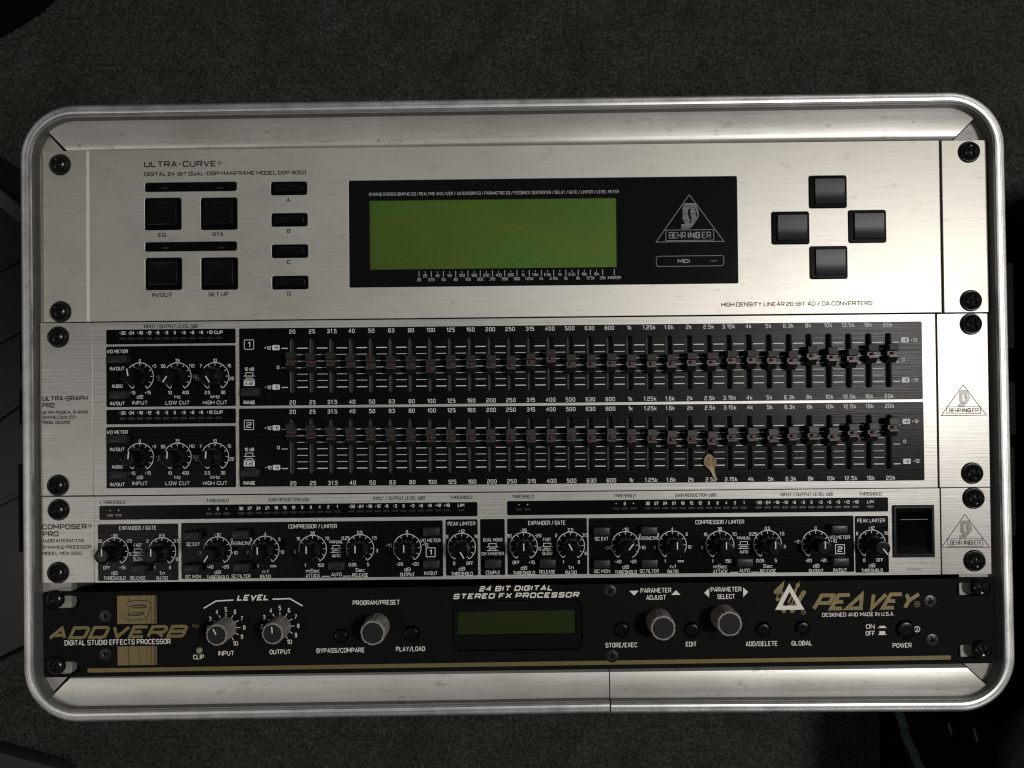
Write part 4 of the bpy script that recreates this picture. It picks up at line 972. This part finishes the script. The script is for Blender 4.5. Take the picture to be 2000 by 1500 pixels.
# ================================================================== small dry leaf on the equaliser
def run_leaf():
    p = px2w(1386, 905, 1); o = thing('dried_leaf', 'small curled dry brown leaf lying on the lower slider row', 'leaf', (p.x*.001, p.y*.001, Z0+.0004), 0.0)
    rows = [(4.8, .25, -.5), (4.2, 1.0, -.4), (3.0, 2.1, -.2), (1.4, 2.85, 0), (-.2, 2.75, 0), (-1.6, 2.0, .3), (-3.0, 1.25, .9), (-4.6, .8, 1.6), (-6.4, .65, 2.3), (-7.8, .6, 2.9), (-8.4, .25, 3.4)]
    def sheet(off):
        vs = []
        for i, (y, hw, xc) in enumerate(rows):
            for j in range(7):
                t = j/3-1; x = xc+hw*1.15*t+.12*math.sin(i*2.1+j)
                z = .9+hw*.38*(t*t)+.35*math.sin(i*.9)*(1-t*t)+(.5 if j == 3 else 0)*(hw > 1)-.02*abs(y)+.12*math.sin(i*3+j*2)+off
                vs.append((x, y, z))
        return vs
    n = len(rows); top, bot = sheet(.0), sheet(-.28)
    N = n*7; fs = [(i*7+j, (i+1)*7+j, (i+1)*7+j+1, i*7+j+1) for i in range(n-1) for j in range(6)]
    fb = [tuple(reversed([N+k for k in f])) for f in fs]
    ed = list(range(7))+[i*7+6 for i in range(1, n)]+[(n-1)*7+j for j in range(5, -1, -1)]+[i*7 for i in range(n-2, 0, -1)]
    fe = [(ed[i], ed[(i+1) % len(ed)], N+ed[(i+1) % len(ed)], N+ed[i]) for i in range(len(ed))]
    link('blade', MB().add(top+bot, fs+fb+fe).mesh('blade', 60), M['leaf'], o)
    link('stalk_scar', MB().lathe([(.5, 1.3), (.45, 1.9), (.2, 2.0)], 8).mesh('stalk_scar'), M['leaf'], o, (-.1, 2.6, 0))
run_leaf()

# ================================================================== floor and the dark things beside the case
fl = MB(); fl.box(-2500, 2500, -2500, 2500, -20, 0); link('floor', fl.mesh('floor'), M['carpet'], None, kind='structure')

def soft_box(name, pts, z0, z1, m, bulge=6, seed=1, parent=None, folds=0.0):
    """a sagging bag: outline in mm seen from above, rounded up and over"""
    rnd = random.Random(seed); out = []
    n = len(pts); c = Vector((sum(p[0] for p in pts)/n, sum(p[1] for p in pts)/n))
    P = []
    for i in range(n):
        a, b = Vector(pts[i]), Vector(pts[(i+1) % n]); k = max(2, int((b-a).length/18))
        for j in range(k): P.append(a+(b-a)*(j/k))
    for _ in range(3): P = [(P[i-1]+P[i]*2+P[(i+1) % len(P)])/4 for i in range(len(P))]
    rings = []
    for f, zz in ((.99, 0), (1.0, .12), (1.01, .5), (1.0, .8), (.985, .93), (.95, .99), (.8, 1.0), (.5, 1.01), (.2, 1.0)):
        rg = []
        for i, p in enumerate(P):
            q = c+(p-c)*f
            wob = folds*math.sin(i*.7+zz*3+seed)+rnd.uniform(-.4, .4)*folds
            rg.append((q.x+wob*.3, q.y+wob*.3, z0+(z1-z0)*zz+wob*(1 if zz > .9 else 0)))
        rings.append(rg)
    return link(name, MB().loft(rings, True, True).mesh(name, 70), m, parent)
def W3(lst, z): return [tuple(px2w(u, v, z)) for u, v in lst]
H0 = Z0*1000
# left: a lidded black case with a pale edge and welts
zt = -150
lt = thing('equipment_case', 'black hard equipment case with a thin grey edge strip, standing left of the flight case', 'case', (-.45, 0, 0))
def rel(pts, root): return [(x-root.location.x*1000, y-root.location.y*1000) for x, y in pts]
pl = rel([(x, y) for x, y in W3([(-350, 130), (-40, 345), (60, 425), (60, 1262), (0, 1292), (-350, 1380)], zt)], lt)
plate('body', lt, pl, [], 1, H0+zt, M['vinyl'], 3)
def bar(name, parent, a, b, wd, z0, z1, m):
    A, B = Vector(a), Vector(b); d = (B-A).normalized(); nrm = Vector((-d.y, d.x))*wd/2
    lp = [tuple(A-nrm), tuple(B-nrm), tuple(B+nrm), tuple(A+nrm)]
    return plate(name, parent, lp, [], z0, z1, m, .4)
e = rel(W3([(-345, 137), (-38, 352), (52, 428)], zt), lt)
bar('edge_strip', lt, e[0], e[1], 9, H0+zt-1, H0+zt+4, M['greybar']); bar('edge_strip', lt, e[1], e[2], 9, H0+zt-1, H0+zt+4, M['greybar'])
for a, b in (((-60, 560), (50, 500)), ((-60, 700), (50, 640)), ((-60, 860), (50, 780)), ((-60, 1010), (50, 960))):
    q = rel(W3([a, b], zt), lt); bar('welt', lt, q[0], q[1], 4, H0+zt, H0+zt+3, M['vinyl'])
# top-left: corner of a bag
tb = thing('holdall_bag', 'black soft bag with only its corner showing at the top left of the carpet', 'bag', (-.75, .45, 0))
soft_box('body', rel(W3([(-700, -500), (150, -600), (125, -20), (70, 22), (0, 62), (-90, 110), (-700, 200)], -320), tb), 0, H0-270, M['bag'], seed=3, parent=tb, folds=2)
# right: big black gig bag, its rounded shoulder, a green strap and two buckles
zr = -140
rb = thing('gig_bag', 'large black gig bag with a dark green strap, right of the flight case', 'bag', (.50, -.12, 0))
soft_box('body', rel(W3([(1900, 640), (1925, 500), (1955, 440), (2010, 390), (2120, 360), (2600, 360), (2600, 1900), (1755, 1900), (1742, 1500), (1742, 1385), (1750, 1250), (1900, 1200)], -300), rb), 0, H0+zr, M['bag'], seed=5, parent=rb, folds=3)
def strip_on(name, parent, pts, wd, z, m, th=2.0):
    P = [Vector(p) for p in pts]; rings = []
    mb = MB(); L_ = []
    for i, p in enumerate(P):
        d = (P[min(i+1, len(P)-1)]-P[max(i-1, 0)]).normalized(); nn = Vector((-d.y, d.x))*wd/2
        zz = z+1.5*math.sin(i*.8)
        rings.append([(p.x-nn.x, p.y-nn.y, zz), (p.x+nn.x, p.y+nn.y, zz), (p.x+nn.x, p.y+nn.y, zz+th), (p.x-nn.x, p.y-nn.y, zz+th)])
    mb.loft(rings, True, True); me = mb.mesh(name, 30)
    bm = bmesh.new(); bm.from_mesh(me); bmesh.ops.recalc_face_normals(bm, faces=bm.faces); bm.to_mesh(me); bm.free()
    return link(name, me, m, parent)
def spline(pts, n=6):
    out = []; P = [Vector(p) for p in pts]; P = [P[0]]+P+[P[-1]]
    for i in range(1, len(P)-2):
        for k in range(n):
            t = k/n; a, b, c, d = P[i-1:i+3]
            out.append(.5*((2*b)+(c-a)*t+(2*a-5*b+4*c-d)*t*t+(3*b-a-3*c+d)*t**3))
    out.append(P[-2]); return out
strip_on('strap', rb, spline(rel(W3([(1748, 1330), (1752, 1385), (1762, 1425), (1778, 1465), (1795, 1500), (1815, 1540)], zr), rb)), 5.5, H0+zr+2, M['greenstrap'])
for q in (((1847, 1408), (1853, 1432)), ((1896, 1418), (1903, 1445))):
    a = rel(W3(q, zr), rb); bar('zip_pull', rb, a[0], a[1], 2.0, H0+zr, H0+zr+4, M['zip'])
# bottom-left: long flat dark board edge on the carpet
bd = thing('flat_board', 'dark grey flat board lying on the carpet at the lower left corner', 'board', (-.55, -.36, 0))
plate('panel', bd, rel(W3([(-300, 1380), (0, 1470), (115, 1502), (160, 1560), (-300, 1560)], -310), bd), [], 1, 20, M['greybar'], 1)
